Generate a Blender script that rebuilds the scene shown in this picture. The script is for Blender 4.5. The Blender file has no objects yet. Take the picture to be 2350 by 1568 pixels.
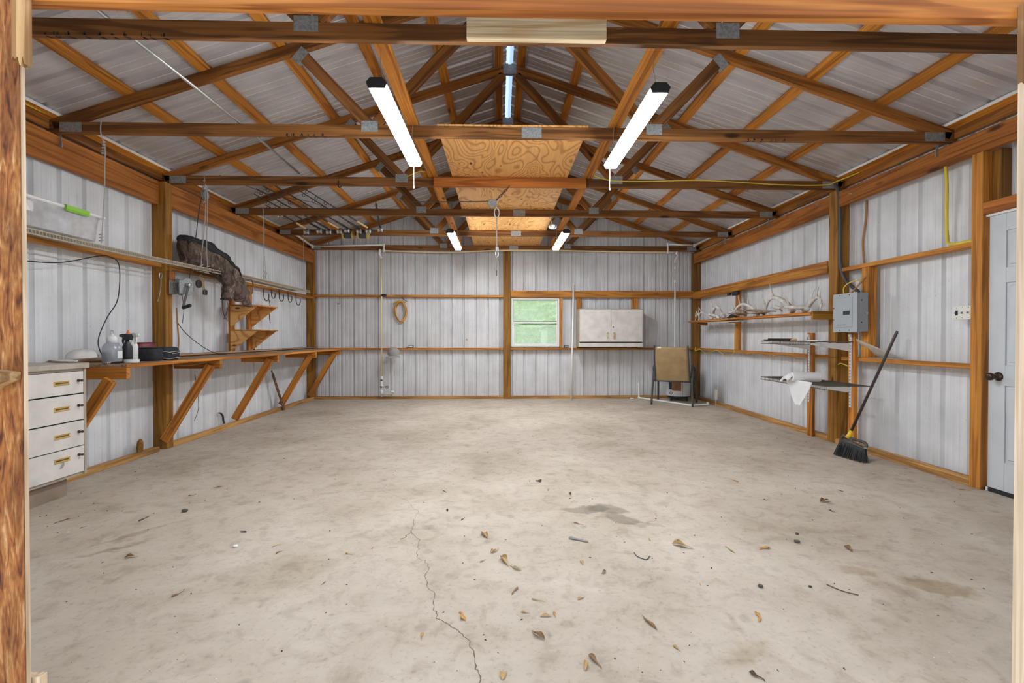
import bpy, bmesh, math, random
from mathutils import Vector, Matrix, noise
random.seed(7)
PI = math.pi
SC = bpy.context.scene
COL = SC.collection

# ------------------------------------------------------------------ camera, light, exposure
cam_d = bpy.data.cameras.new('camera')
cam_d.sensor_width = 36.0
cam_d.lens = 36.0 * 1070.0 / 2350.0
cam_d.clip_start = 0.02
cam_d.clip_end = 300
cam = bpy.data.objects.new('camera', cam_d)
COL.objects.link(cam)
cam.location = (0.0, 0.0, 1.156)
cam.rotation_euler = (PI / 2 - 0.0097, 0.0, -0.0257)
SC.camera = cam

SC.view_settings.view_transform = 'Standard'
SC.view_settings.look = 'None'
SC.view_settings.gamma = 1.0
SC.view_settings.use_curve_mapping = False
SC.view_settings.exposure = 0.70
LED = 62.0          # emission of the shop lights' diffusers
SKY = 0.95          # overcast sky

world = bpy.data.worlds.new('overcast_sky')
SC.world = world
world.use_nodes = True
wn = world.node_tree
bg = wn.nodes['Background']
bg.inputs['Color'].default_value = (0.86, 0.92, 1.0, 1)
bg.inputs['Strength'].default_value = SKY

# added sun, high over the long side: it lights the ground outside for bounce, none of it enters
sun_d = bpy.data.lights.new('sun', 'SUN')
sun_d.energy = 3.2
sun_d.angle = 0.06
sun_d.color = (1.0, 0.96, 0.90)
sun = bpy.data.objects.new('sun', sun_d)
COL.objects.link(sun)
sun.rotation_euler = Vector((0.60, -0.012, -0.80)).to_track_quat('-Z', 'Y').to_euler()

# ------------------------------------------------------------------ materials
def newmat(name):
    m = bpy.data.materials.new(name)
    m.use_nodes = True
    nt = m.node_tree
    return m, nt, nt.nodes, nt.links, nt.nodes['Principled BSDF']

def col(c):
    return (c[0], c[1], c[2], 1.0)

def ramp(ns, stops):
    r = ns.new('ShaderNodeValToRGB')
    e = r.color_ramp.elements
    e[0].position, e[0].color = stops[0][0], col(stops[0][1])
    e[1].position, e[1].color = stops[-1][0], col(stops[-1][1])
    for p, c in stops[1:-1]:
        x = e.new(p)
        x.color = col(c)
    return r

def local_coords(nt, scale, seeded=True):
    """object-space coordinates, shifted by a per-object random so that no two boards share a figure"""
    ns, ln = nt.nodes, nt.links
    tc = ns.new('ShaderNodeTexCoord')
    src = tc.outputs['Object']
    if seeded:
        oi = ns.new('ShaderNodeObjectInfo')
        mul = ns.new('ShaderNodeVectorMath'); mul.operation = 'SCALE'
        mul.inputs[0].default_value = (37.0, 13.0, 7.0)
        ln.new(oi.outputs['Random'], mul.inputs['Scale'])
        add = ns.new('ShaderNodeVectorMath'); add.operation = 'ADD'
        ln.new(src, add.inputs[0]); ln.new(mul.outputs[0], add.inputs[1])
        src = add.outputs[0]
    outs = []
    for s in scale:
        mp = ns.new('ShaderNodeMapping')
        mp.inputs['Scale'].default_value = s
        ln.new(src, mp.inputs['Vector'])
        outs.append(mp.outputs['Vector'])
    return outs

def mixc(nt, mode, fac, a, b):
    n = nt.nodes.new('ShaderNodeMix')
    n.data_type = 'RGBA'; n.blend_type = mode
    for sock, v in ((n.inputs[0], fac), (n.inputs[6], a), (n.inputs[7], b)):
        if hasattr(v, 'is_output'):
            nt.links.new(v, sock)
        elif isinstance(v, (tuple, list)):
            sock.default_value = col(v)
        else:
            sock.default_value = v
    return n.outputs[2]

def wood(name, light, dark, knots=1.0, rough=0.62, grain=1.0, spread=0.22, stain=0.0):
    m, nt, ns, ln, p = newmat(name)
    v1, v2, v3, v4 = local_coords(nt, [(0.55, 9, 9), (2.2, 95, 95), (1.7, 5.5, 5.5), (2.0, 2.0, 2.0)])
    n1 = ns.new('ShaderNodeTexNoise'); n1.inputs['Scale'].default_value = 1.0
    n1.inputs['Detail'].default_value = 3; n1.inputs['Distortion'].default_value = 0.6
    ln.new(v1, n1.inputs['Vector'])
    # growth rings: fold the noise into bands
    fold = ns.new('ShaderNodeMath'); fold.operation = 'MULTIPLY'; fold.inputs[1].default_value = 26.0
    ln.new(n1.outputs['Fac'], fold.inputs[0])
    sn = ns.new('ShaderNodeMath'); sn.operation = 'SINE'; ln.new(fold.outputs[0], sn.inputs[0])
    mr = ns.new('ShaderNodeMapRange'); mr.inputs[1].default_value = -1; mr.inputs[2].default_value = 1
    ln.new(sn.outputs[0], mr.inputs[0])
    rp = ramp(ns, [(0.0, tuple(q * .8 for q in dark)), (0.20, dark), (0.42, tuple(a * .78 + b * .22 for a, b in zip(light, dark))), (1.0, light)])
    ln.new(mr.outputs[0], rp.inputs[0])
    base = mixc(nt, 'MIX', min(1, 0.72 * grain), light, rp.outputs[0])
    n2 = ns.new('ShaderNodeTexNoise'); n2.inputs['Scale'].default_value = 1.0; n2.inputs['Detail'].default_value = 2
    ln.new(v2, n2.inputs['Vector'])
    fr = ramp(ns, [(0.30, (0.66, 0.63, 0.60)), (0.70, (1.16, 1.16, 1.16))])
    ln.new(n2.outputs['Fac'], fr.inputs[0])
    base = mixc(nt, 'MULTIPLY', 0.8, base, fr.outputs[0])
    # broad tone drift along the board
    n4 = ns.new('ShaderNodeTexNoise'); n4.inputs['Scale'].default_value = 1.0; n4.inputs['Detail'].default_value = 3
    ln.new(v4, n4.inputs['Vector'])
    fr4 = ramp(ns, [(0.3, (0.80 - stain, 0.77 - stain, 0.74 - stain)), (0.7, (1.1, 1.1, 1.1))])
    ln.new(n4.outputs['Fac'], fr4.inputs[0])
    base = mixc(nt, 'MULTIPLY', 0.9, base, fr4.outputs[0])
    oi = ns.new('ShaderNodeObjectInfo')
    rr = ns.new('ShaderNodeMapRange'); rr.inputs[3].default_value = 1 - spread; rr.inputs[4].default_value = 1 + spread * .6
    ln.new(oi.outputs['Random'], rr.inputs[0])
    cmb = ns.new('ShaderNodeCombineColor')
    for k in range(3):
        ln.new(rr.outputs[0], cmb.inputs[k])
    base = mixc(nt, 'MULTIPLY', 1.0, base, cmb.outputs[0])
    if knots:
        vo = ns.new('ShaderNodeTexVoronoi'); vo.inputs['Scale'].default_value = 1.0
        ln.new(v3, vo.inputs['Vector'])
        kr = ramp(ns, [(0.075, (1, 1, 1)), (0.15, (0, 0, 0))])
        ln.new(vo.outputs['Distance'], kr.inputs[0])
        sep = ns.new('ShaderNodeSeparateColor'); ln.new(vo.outputs['Color'], sep.inputs[0])
        gt = ns.new('ShaderNodeMath'); gt.operation = 'GREATER_THAN'; gt.inputs[1].default_value = 1 - 0.55 * knots
        ln.new(sep.outputs[0], gt.inputs[0])
        km = ns.new('ShaderNodeMath'); km.operation = 'MULTIPLY'
        ln.new(kr.outputs[0], km.inputs[0]); ln.new(gt.outputs[0], km.inputs[1])
        base = mixc(nt, 'MIX', km.outputs[0], base, tuple(c * .30 for c in dark))
    ln.new(base, p.inputs['Base Color'])
    p.inputs['Roughness'].default_value = rough
    p.inputs['Specular IOR Level'].default_value = 0.3
    bp = ns.new('ShaderNodeBump'); bp.inputs['Strength'].default_value = 0.25; bp.inputs['Distance'].default_value = 0.003
    ln.new(n2.outputs['Fac'], bp.inputs['Height']); ln.new(bp.outputs[0], p.inputs['Normal'])
    return m

def plain(name, c, rough=0.5, metal=0.0, spec=0.4, vary=0.0, vscale=12, bump=0.0, alpha=None):
    m, nt, ns, ln, p = newmat(name)
    p.inputs['Roughness'].default_value = rough
    p.inputs['Metallic'].default_value = metal
    p.inputs['Specular IOR Level'].default_value = spec
    v, = local_coords(nt, [(vscale, vscale, vscale)])
    n = ns.new('ShaderNodeTexNoise'); n.inputs['Scale'].default_value = 1.0; n.inputs['Detail'].default_value = 4
    ln.new(v, n.inputs['Vector'])
    k = max(vary, 0.04)
    r = ramp(ns, [(0.3, tuple(x * (1 - k) for x in c)), (0.7, tuple(min(1, x * (1 + k * .5)) for x in c))])
    ln.new(n.outputs['Fac'], r.inputs[0]); ln.new(r.outputs[0], p.inputs['Base Color'])
    if bump:
        bp = ns.new('ShaderNodeBump'); bp.inputs['Strength'].default_value = bump; bp.inputs['Distance'].default_value = 0.002
        ln.new(n.outputs['Fac'], bp.inputs['Height']); ln.new(bp.outputs[0], p.inputs['Normal'])
    if alpha is not None:
        p.inputs['Alpha'].default_value = alpha
    return m

def steel(name, c, dirt, rough=0.42, streak=1.0, metal=0.0):
    """painted / galvanised ribbed sheet: sheets carry their length on local Z (walls) or X (roof)"""
    m, nt, ns, ln, p = newmat(name)
    tc = ns.new('ShaderNodeTexCoord')
    oi = ns.new('ShaderNodeObjectInfo')
    add = ns.new('ShaderNodeVectorMath'); add.operation = 'ADD'
    sc = ns.new('ShaderNodeVectorMath'); sc.operation = 'SCALE'; sc.inputs[0].default_value = (11, 17, 5)
    ln.new(oi.outputs['Random'], sc.inputs['Scale'])
    ln.new(tc.outputs['Object'], add.inputs[0]); ln.new(sc.outputs[0], add.inputs[1])
    def nz(scale, detail):
        mp = ns.new('ShaderNodeMapping'); mp.inputs['Scale'].default_value = scale
        ln.new(add.outputs[0], mp.inputs['Vector'])
        n = ns.new('ShaderNodeTexNoise'); n.inputs['Scale'].default_value = 1.0; n.inputs['Detail'].default_value = detail
        ln.new(mp.outputs[0], n.inputs['Vector'])
        return n.outputs['Fac']
    s1 = ramp(ns, [(0.32, dirt), (0.62, c)])
    ln.new(nz((34, 34, .8), 3) if streak > 0 else nz((.8, 34, 34), 3), s1.inputs[0])
    base = mixc(nt, 'MIX', 0.42, c, s1.outputs[0])
    s2 = ramp(ns, [(0.30, tuple(x * .84 for x in (1, .99, .97))), (0.65, (1.03, 1.03, 1.03))])
    ln.new(nz((3, 3, 3), 6), s2.inputs[0])
    base = mixc(nt, 'MULTIPLY', 0.9, base, s2.outputs[0])
    s3 = ramp(ns, [(0.70, (1, 1, 1)), (0.76, (.45, .45, .44))])
    ln.new(nz((75, 75, 48), 2), s3.inputs[0])
    base = mixc(nt, 'MULTIPLY', 0.75, base, s3.outputs[0])
    ln.new(base, p.inputs['Base Color'])
    p.inputs['Roughness'].default_value = rough
    p.inputs['Specular IOR Level'].default_value = 0.5
    p.inputs['Metallic'].default_value = metal
    return m

M = {}
M['truss'] = wood('truss_pine', (0.382, 0.149, 0.030), (0.170, 0.060, 0.012), knots=.7)
M['chord'] = wood('dark_treated_pine', (0.276, 0.116, 0.032), (0.115, 0.045, 0.012), knots=.7)
M['purlin'] = wood('purlin_pine', (0.657, 0.256, 0.034), (0.350, 0.112, 0.012), knots=.9)
M['plate'] = wood('plate_pine', (0.445, 0.159, 0.030), (0.250, 0.077, 0.013), knots=.5)
M['post'] = wood('treated_post', (0.382, 0.177, 0.028), (0.210, 0.093, 0.013), knots=.5)
M['girt'] = wood('girt_pine', (0.636, 0.265, 0.043), (0.360, 0.130, 0.020), knots=.6)
M['header'] = wood('header_pine', (0.68, 0.27, 0.060), (0.42, 0.130, 0.024), knots=.35, grain=1.2)
M['sill'] = wood('sill_pine', (0.594, 0.325, 0.106), (0.340, 0.165, 0.047), knots=.5)
M['brace'] = wood('brace_pine', (0.657, 0.260, 0.043), (0.340, 0.107, 0.017), knots=.5)
M['bench'] = wood('worn_bench_top', (0.46, 0.34, 0.245), (0.28, 0.185, 0.12), knots=.3, rough=.75)
M['newpine'] = wood('fresh_pine', (0.95, 0.80, 0.55), (0.86, 0.60, 0.29), knots=.3, spread=.1)
M['palepine'] = wood('pale_trim', (0.80, 0.66, 0.50), (0.62, 0.45, 0.29), knots=.2, spread=.08)
M['redpine'] = wood('reddish_pine', (0.583, 0.200, 0.037), (0.300, 0.088, 0.015), knots=.4, spread=.05)
M['rough'] = None
M['torn'] = wood('torn_pine', (0.60, 0.39, 0.20), (0.36, 0.20, 0.085), knots=0, rough=.9, grain=1.3)
M['endgrain'] = wood('end_grain', (0.58, 0.42, 0.24), (0.40, 0.26, 0.13), knots=0, rough=.9)

def rough_sawn(name):
    m, nt, ns, ln, p = newmat(name)
    v1, v2, v3 = local_coords(nt, [(9, 60, 60), (40, 120, 120), (3.5, 12, 12)])
    def nz(v, d, dist=0):
        n = ns.new('ShaderNodeTexNoise'); n.inputs['Scale'].default_value = 1; n.inputs['Detail'].default_value = d; n.inputs['Distortion'].default_value = dist
        ln.new(v, n.inputs['Vector']); return n.outputs['Fac']
    a, b, c = nz(v1, 5, 1.2), nz(v2, 3), nz(v3, 4)
    r = ramp(ns, [(.30, (.10, .030, .010)), (.42, (.30, .105, .028)), (.54, (.37, .15, .042)), (.66, (.52, .28, .115)), (.76, (.60, .40, .24))])
    ln.new(a, r.inputs[0])
    r2 = ramp(ns, [(.3, (.55, .5, .45)), (.6, (1.05, 1.05, 1.05))]); ln.new(b, r2.inputs[0])
    q = mixc(nt, 'MULTIPLY', .75, r.outputs[0], r2.outputs[0])
    r3 = ramp(ns, [(.36, (.45, .36, .30)), (.58, (1.05, 1.05, 1.05))]); ln.new(c, r3.inputs[0])
    q = mixc(nt, 'MULTIPLY', .8, q, r3.outputs[0])
    ln.new(q, p.inputs['Base Color']); p.inputs['Roughness'].default_value = .92
    bp = ns.new('ShaderNodeBump'); bp.inputs['Strength'].default_value = .8; bp.inputs['Distance'].default_value = .004
    ln.new(a, bp.inputs['Height']); ln.new(bp.outputs[0], p.inputs['Normal'])
    return m
M['rough'] = rough_sawn('rough_sawn')
def plywood(name):
    m, nt, ns, ln, p = newmat(name)
    v1, v2, v3 = local_coords(nt, [(0.9, 1.9, 1), (1.9, 5, 5), (1.1, 60, 60)])
    n1 = ns.new('ShaderNodeTexNoise'); n1.inputs['Scale'].default_value = 1.5; n1.inputs['Detail'].default_value = 1.2; n1.inputs['Distortion'].default_value = .8
    ln.new(v1, n1.inputs['Vector'])
    f = ns.new('ShaderNodeMath'); f.operation = 'MULTIPLY'; f.inputs[1].default_value = 105; ln.new(n1.outputs['Fac'], f.inputs[0])
    s = ns.new('ShaderNodeMath'); s.operation = 'SINE'; ln.new(f.outputs[0], s.inputs[0])
    r = ramp(ns, [(0.0, (0.84, 0.45, 0.15)), (0.70, (0.80, 0.41, 0.125)), (1.0, (0.56, 0.24, 0.06))])
    mr = ns.new('ShaderNodeMapRange'); mr.inputs[1].default_value = -1; ln.new(s.outputs[0], mr.inputs[0]); ln.new(mr.outputs[0], r.inputs[0])
    vo = ns.new('ShaderNodeTexVoronoi'); vo.inputs['Scale'].default_value = 1.6; ln.new(v2, vo.inputs['Vector'])
    kr = ramp(ns, [(0.085, (1, 1, 1)), (0.12, (0, 0, 0))]); ln.new(vo.outputs['Distance'], kr.inputs[0])
    b = mixc(nt, 'MIX', kr.outputs[0], r.outputs[0], (0.13, 0.055, 0.018))
    n3 = ns.new('ShaderNodeTexNoise'); n3.inputs['Scale'].default_value = 1; ln.new(v3, n3.inputs['Vector'])
    r3 = ramp(ns, [(.3, (.88, .86, .84)), (.7, (1.06, 1.06, 1.06))]); ln.new(n3.outputs['Fac'], r3.inputs[0])
    b = mixc(nt, 'MULTIPLY', .8, b, r3.outputs[0])
    ln.new(b, p.inputs['Base Color']); p.inputs['Roughness'].default_value = .6
    return m
M['ply'] = plywood('plywood')
M['wallsteel'] = steel('wall_sheet', (0.76, 0.775, 0.80), (0.60, 0.61, 0.63))
M['backsteel'] = steel('back_wall_sheet', (0.70, 0.705, 0.725), (0.50, 0.495, 0.50), rough=.36)
M['roofsteel'] = steel('roof_sheet', (0.66, 0.63, 0.635), (0.50, 0.47, 0.475), rough=.33, streak=-1, metal=.35)
M['galv'] = plain('galvanised_plate', (0.34, 0.355, 0.36), rough=.5, metal=.3, vary=.35, vscale=60)

def concrete():
    m, nt, ns, ln, p = newmat('concrete_floor')
    tc = ns.new('ShaderNodeTexCoord')
    P = tc.outputs['Object']
    def nz(scale, detail, rough=.55, dist=0.0):
        n = ns.new('ShaderNodeTexNoise'); n.inputs['Scale'].default_value = scale; n.inputs['Detail'].default_value = detail
        n.inputs['Roughness'].default_value = rough; n.inputs['Distortion'].default_value = dist
        ln.new(P, n.inputs['Vector']); return n
    a = nz(1.3, 7, .62, .4)
    r = ramp(ns, [(0.30, (0.385, 0.318, 0.248)), (0.46, (0.475, 0.405, 0.326)), (0.62, (0.545, 0.473, 0.390)), (0.75, (0.60, 0.53, 0.448))])
    ln.new(a.outputs['Fac'], r.inputs[0])
    b = nz(9, 6, .65, .6)
    rb = ramp(ns, [(0.33, (0.80, 0.775, 0.75)), (0.5, (1, 1, 1)), (0.7, (1.07, 1.07, 1.06))]); ln.new(b.outputs['Fac'], rb.inputs[0])
    c = mixc(nt, 'MULTIPLY', .9, r.outputs[0], rb.outputs[0])
    d = nz(45, 4)
    rd = ramp(ns, [(0.30, (.78, .76, .74)), (0.42, (1, 1, 1)), (.8, (1.06, 1.06, 1.06))]); ln.new(d.outputs['Fac'], rd.inputs[0])
    c = mixc(nt, 'MULTIPLY', .8, c, rd.outputs[0])
    # small spatters
    vo = ns.new('ShaderNodeTexVoronoi'); vo.inputs['Scale'].default_value = 5.0; ln.new(P, vo.inputs['Vector'])
    vr = ramp(ns, [(0.10, (.72, .71, .69)), (0.17, (1, 1, 1))]); ln.new(vo.outputs['Distance'], vr.inputs[0])
    c = mixc(nt, 'MULTIPLY', .55, c, vr.outputs[0])
    # spills with an outline of their own: warped ellipses at fixed places on the slab
    wob = nz(5.0, 4)
    wv = ns.new('ShaderNodeVectorMath'); wv.operation = 'SUBTRACT'; wv.inputs[1].default_value = (.5, .5, .5)
    ln.new(wob.outputs['Color'], wv.inputs[0])
    ws = ns.new('ShaderNodeVectorMath'); ws.operation = 'SCALE'; ws.inputs['Scale'].default_value = 0.22; ln.new(wv.outputs[0], ws.inputs[0])
    wp = ns.new('ShaderNodeVectorMath'); wp.operation = 'ADD'; ln.new(P, wp.inputs[0]); ln.new(ws.outputs[0], wp.inputs[1])
    def spill(c, x, y, sx, sy, rot, colr, amt, edge=.12):
        sb = ns.new('ShaderNodeVectorMath'); sb.operation = 'SUBTRACT'; sb.inputs[1].default_value = (x, y, 0)
        ln.new(wp.outputs[0], sb.inputs[0])
        mp = ns.new('ShaderNodeMapping'); mp.vector_type = 'TEXTURE'
        mp.inputs['Rotation'].default_value = (0, 0, rot); mp.inputs['Scale'].default_value = (sx, sy, 1)
        ln.new(sb.outputs[0], mp.inputs['Vector'])
        le = ns.new('ShaderNodeVectorMath'); le.operation = 'LENGTH'; ln.new(mp.outputs[0], le.inputs[0])
        rr = ns.new('ShaderNodeMapRange'); rr.inputs[1].default_value = 1 - edge; rr.inputs[2].default_value = 1 + edge
        rr.inputs[3].default_value = amt; rr.inputs[4].default_value = 0
        ln.new(le.outputs['Value'], rr.inputs[0])
        return mixc(nt, 'MULTIPLY', rr.outputs[0], c, colr)
    g = (.62, .62, .61)
    c = spill(c, .56, 3.10, .17, .055, .05, g, .9)
    c = spill(c, .72, 3.10, .14, .07, -.1, g, .9)
    c = spill(c, .76, 2.95, .13, .075, -.55, g, .85)
    c = spill(c, .92, 2.86, .10, .03, -.5, g, .5)
    br = (.74, .66, .57)
    c = spill(c, 2.03, 2.10, .13, .075, -.45, br, .95, .2)
    c = spill(c, 1.78, 2.255, .095, .06, -.35, br, .75, .25)
    c = spill(c, 1.80, 2.10, .09, .05, -.3, br, .3, .3)
    c = spill(c, .89, 1.68, .10, .05, .1, br, .7, .4)
    c = spill(c, -1.07, 2.28, .23, .16, .7, (.86, .84, .79), .8, .3)
    c = spill(c, -2.16, 2.75, .15, .022, .95, (.70, .66, .60), .8, .3)
    c = spill(c, -2.06, 2.64, .11, .018, .8, (.70, .66, .60), .8, .3)
    c = spill(c, -2.14, 2.55, .10, .020, .35, (.70, .66, .60), .8, .3)
    c = spill(c, -1.78, 3.28, .07, .035, .2, (.74, .71, .66), .7, .3)
    c = spill(c, -.39, 3.28, .07, .03, 0, (.78, .77, .75), .8, .2)
    c = spill(c, -.44, 2.83, .045, .03, 0, (.78, .77, .75), .8, .2)
    ln.new(c, p.inputs['Base Color'])
    p.inputs['Roughness'].default_value = .72
    p.inputs['Specular IOR Level'].default_value = .25
    bp = ns.new('ShaderNodeBump'); bp.inputs['Strength'].default_value = .18; bp.inputs['Distance'].default_value = .006
    ln.new(b.outputs['Fac'], bp.inputs['Height']); ln.new(bp.outputs[0], p.inputs['Normal'])
    return m
M['concrete'] = concrete()
M['crack'] = plain('crack_shadowed_dirt', (0.16, 0.12, 0.09), rough=.95)
M['white'] = plain('white_enamel', (0.78, 0.78, 0.77), rough=.4)
M['pvc'] = plain('white_pvc', (0.80, 0.79, 0.76), rough=.35)
M['cpvc'] = plain('yellowed_pipe', (0.80, 0.66, 0.36), rough=.35)
M['cream'] = plain('cream_laminate', (0.70, 0.655, 0.61), rough=.45, vary=.14, vscale=7)
M['creamdk'] = plain('tan_laminate_edge', (0.42, 0.355, 0.285), rough=.5, vary=.15)
M['kick'] = plain('brown_toe_kick', (0.27, 0.205, 0.15), rough=.6, vary=.25, vscale=6)
M['taupe'] = plain('taupe_counter', (0.44, 0.385, 0.32), rough=.5, vary=.2, vscale=9)
M['gold'] = plain('brass_yellow', (0.76, 0.54, 0.16), rough=.3, metal=.6)
M['black'] = plain('black_plastic', (0.022, 0.023, 0.026), rough=.45)
M['blackcloth'] = plain('black_cloth', (0.030, 0.032, 0.038), rough=.9, vary=.3, vscale=40, bump=.3)
M['charcoal'] = plain('charcoal_metal', (0.085, 0.083, 0.082), rough=.45, metal=.2)
M['greycloth'] = plain('grey_cloth', (0.36, 0.34, 0.315), rough=.9, vary=.2, vscale=30, bump=.3)
M['whitecloth'] = plain('offwhite_cloth', (0.60, 0.58, 0.55), rough=.85, vary=.25, vscale=10, bump=.2)
M['steelbar'] = plain('bright_steel', (0.55, 0.55, 0.54), rough=.35, metal=.8, vary=.2)
M['rust'] = plain('rusty_iron', (0.16, 0.085, 0.045), rough=.8, metal=.2, vary=.5, vscale=25)
M['wirecoat'] = plain('tan_coated_wire', (0.50, 0.43, 0.33), rough=.5)
M['darkwire'] = plain('dark_wire', (0.11, 0.095, 0.08), rough=.5)
M['cord'] = plain('thin_black_cord', (0.03, 0.03, 0.03), rough=.6)
M['greycord'] = plain('grey_cord', (0.42, 0.40, 0.37), rough=.7)
M['yellow'] = plain('yellow_cable', (0.74, 0.58, 0.07), rough=.45)
M['orangehose'] = plain('orange_tan_hose', (0.62, 0.32, 0.075), rough=.5)
M['brownstrap'] = plain('brown_cable', (0.42, 0.21, 0.075), rough=.6)
M['orange'] = plain('orange_plastic', (0.72, 0.20, 0.035), rough=.4)
M['red'] = plain('dark_red_plastic', (0.17, 0.018, 0.030), rough=.45)
M['green'] = plain('green_latch', (0.24, 0.52, 0.035), rough=.4)
M['breaker'] = plain('grey_enamel', (0.40, 0.435, 0.46), rough=.45)
M['breaker_shade'] = plain('grey_enamel_side_shade', (0.27, 0.285, 0.30), rough=.5)  # darker copy of the panel enamel, side shade put into the colour
M['door'] = plain('pale_blue_grey_door', (0.60, 0.63, 0.655), rough=.5, vary=.07, vscale=5)
M['bronze'] = plain('dark_bronze', (0.085, 0.06, 0.045), rough=.3, metal=.8)
M['switch'] = plain('ivory_plastic', (0.76, 0.75, 0.68), rough=.4)
M['sling'] = plain('tan_sling_mesh', (0.41, 0.28, 0.135), rough=.8, vary=.16, vscale=9, bump=.15)
M['paper'] = plain('paper_towel', (0.80, 0.80, 0.80), rough=.95, vary=.04, vscale=60, bump=.3)
M['cardboard'] = plain('cardboard_core', (0.36, 0.26, 0.17), rough=.9)
M['antler'] = plain('bleached_antler', (0.72, 0.69, 0.64), rough=.55, vary=.3, vscale=22)
M['antlerbr'] = plain('brown_antler', (0.36, 0.26, 0.18), rough=.6, vary=.4, vscale=22)
M['bristle'] = plain('black_bristle', (0.04, 0.04, 0.04), rough=.7, vary=.5, vscale=60)
M['broomyel'] = plain('yellow_plastic', (0.82, 0.54, 0.035), rough=.4)
M['handle'] = plain('dark_brown_handle', (0.055, 0.04, 0.033), rough=.35)
M['blue'] = plain('dark_blue_label', (0.04, 0.07, 0.13), rough=.5)
M['label'] = plain('brown_orange_label', (0.44, 0.21, 0.08), rough=.5, vary=.5, vscale=8)
M['tank'] = plain('white_tank', (0.74, 0.76, 0.77), rough=.35)
M['cork'] = plain('tan_cork', (0.60, 0.40, 0.20), rough=.8, vary=.3, vscale=60)
M['stone'] = plain('grey_pebble', (0.13, 0.115, 0.10), rough=.9, vary=.4, vscale=50)
M['debris'] = plain('dark_debris', (0.075, 0.052, 0.036), rough=.95)
M['chips'] = plain('pale_chips', (0.85, 0.83, 0.79), rough=.8)
M['lawn'] = plain('lawn', (0.38, 0.55, 0.16), rough=.9, vary=.5, vscale=6)
M['shrub'] = plain('shrub_green', (0.33, 0.50, 0.24), rough=.9, vary=.5, vscale=5, bump=.5)
M['apron'] = plain('bounce_apron', (0.62, 0.59, 0.55), rough=.85, vary=.2, vscale=2)  # paleness chosen for the light it bounces indoors
M['shedwall'] = plain('grey_green_shed', (0.36, 0.42, 0.41), rough=.7)
for k, c in dict(dark=(.085, .05, .028), tan=(.53, .34, .15), orange=(.60, .30, .075), brown=(.27, .15, .065), pale=(.62, .50, .33), yellow=(.66, .46, .11)).items():
    M['leaf_' + k] = plain('dry_leaf_' + k, c, rough=.7, vary=.45, vscale=45)

def led_mat():
    m, nt, ns, ln, p = newmat('led_diffuser')
    p.inputs['Base Color'].default_value = (.9, .9, .9, 1)
    p.inputs['Emission Color'].default_value = (0.885, 0.945, 1.0, 1)
    p.inputs['Emission Strength'].default_value = LED
    return m
M['led'] = led_mat()

def glassy(name, tint, transp, dirt, scale=18, rough=.08):
    m, nt, ns, ln, p = newmat(name)
    ns.remove(p)
    out = ns['Material Output']
    tr = ns.new('ShaderNodeBsdfTransparent'); tr.inputs[0].default_value = col(tint)
    gl = ns.new('ShaderNodeBsdfGlossy'); gl.inputs['Roughness'].default_value = rough
    df = ns.new('ShaderNodeBsdfDiffuse'); df.inputs[0].default_value = col(dirt)
    tl = ns.new('ShaderNodeBsdfTranslucent'); tl.inputs[0].default_value = col(dirt)
    v, = local_coords(nt, [(scale,) * 3])
    n = ns.new('ShaderNodeTexNoise'); n.inputs['Scale'].default_value = 1; n.inputs['Detail'].default_value = 5; ln.new(v, n.inputs['Vector'])
    mr = ns.new('ShaderNodeMapRange'); mr.inputs[1].default_value = .35; mr.inputs[2].default_value = .75
    mr.inputs[3].default_value = max(0, 1 - transp - .1) if transp else 1.0; mr.inputs[4].default_value = min(1, 1 - transp + .12)
    ln.new(n.outputs['Fac'], mr.inputs[0])
    ad = ns.new('ShaderNodeMixShader'); ad.inputs[0].default_value = .5; ln.new(df.outputs[0], ad.inputs[1]); ln.new(tl.outputs[0], ad.inputs[2])
    m1 = ns.new('ShaderNodeMixShader'); ln.new(mr.outputs[0], m1.inputs[0]); ln.new(tr.outputs[0], m1.inputs[1]); ln.new(ad.outputs[0], m1.inputs[2])
    m2 = ns.new('ShaderNodeMixShader'); m2.inputs[0].default_value = .07; ln.new(m1.outputs[0], m2.inputs[1]); ln.new(gl.outputs[0], m2.inputs[2])
    ln.new(m2.outputs[0], out.inputs['Surface'])
    return m
M['glass'] = glassy('dirty_window_glass', (0.93, 0.98, 0.94), .62, (0.78, 0.86, 0.76))
M['clear'] = glassy('cloudy_clear_plastic', (0.97, 0.97, 0.98), .42, (0.86, 0.85, 0.85), rough=.4)
M['milky'] = glassy('milky_plastic', (0.9, 0.92, 0.95), .30, (0.66, 0.70, 0.76), rough=.2)
M['diffuserplastic'] = glassy('translucent_sheet', (0.97, 0.96, 0.93), .38, (0.84, 0.82, 0.77), rough=.2)
M['skylight'] = glassy('translucent_ridge_cap', (0.78, 0.90, 1.0), 0.0, (0.50, 0.68, 0.90), rough=.3)

def camo():
    m, nt, ns, ln, p = newmat('camouflage_cloth')
    v, = local_coords(nt, [(14, 14, 9)])
    n = ns.new('ShaderNodeTexNoise'); n.inputs['Scale'].default_value = 1; n.inputs['Detail'].default_value = 4; n.inputs['Distortion'].default_value = 1.5
    ln.new(v, n.inputs['Vector'])
    r = ramp(ns, [(0.30, (.018, .012, .010)), (0.44, (.075, .048, .036)), (0.52, (.15, .105, .080)), (0.58, (.065, .040, .030)), (0.66, (.30, .225, .17)), (0.74, (.10, .065, .05))])
    ln.new(n.outputs['Fac'], r.inputs[0]); ln.new(r.outputs[0], p.inputs['Base Color']); p.inputs['Roughness'].default_value = .85
    return m
M['camo'] = camo()

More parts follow.
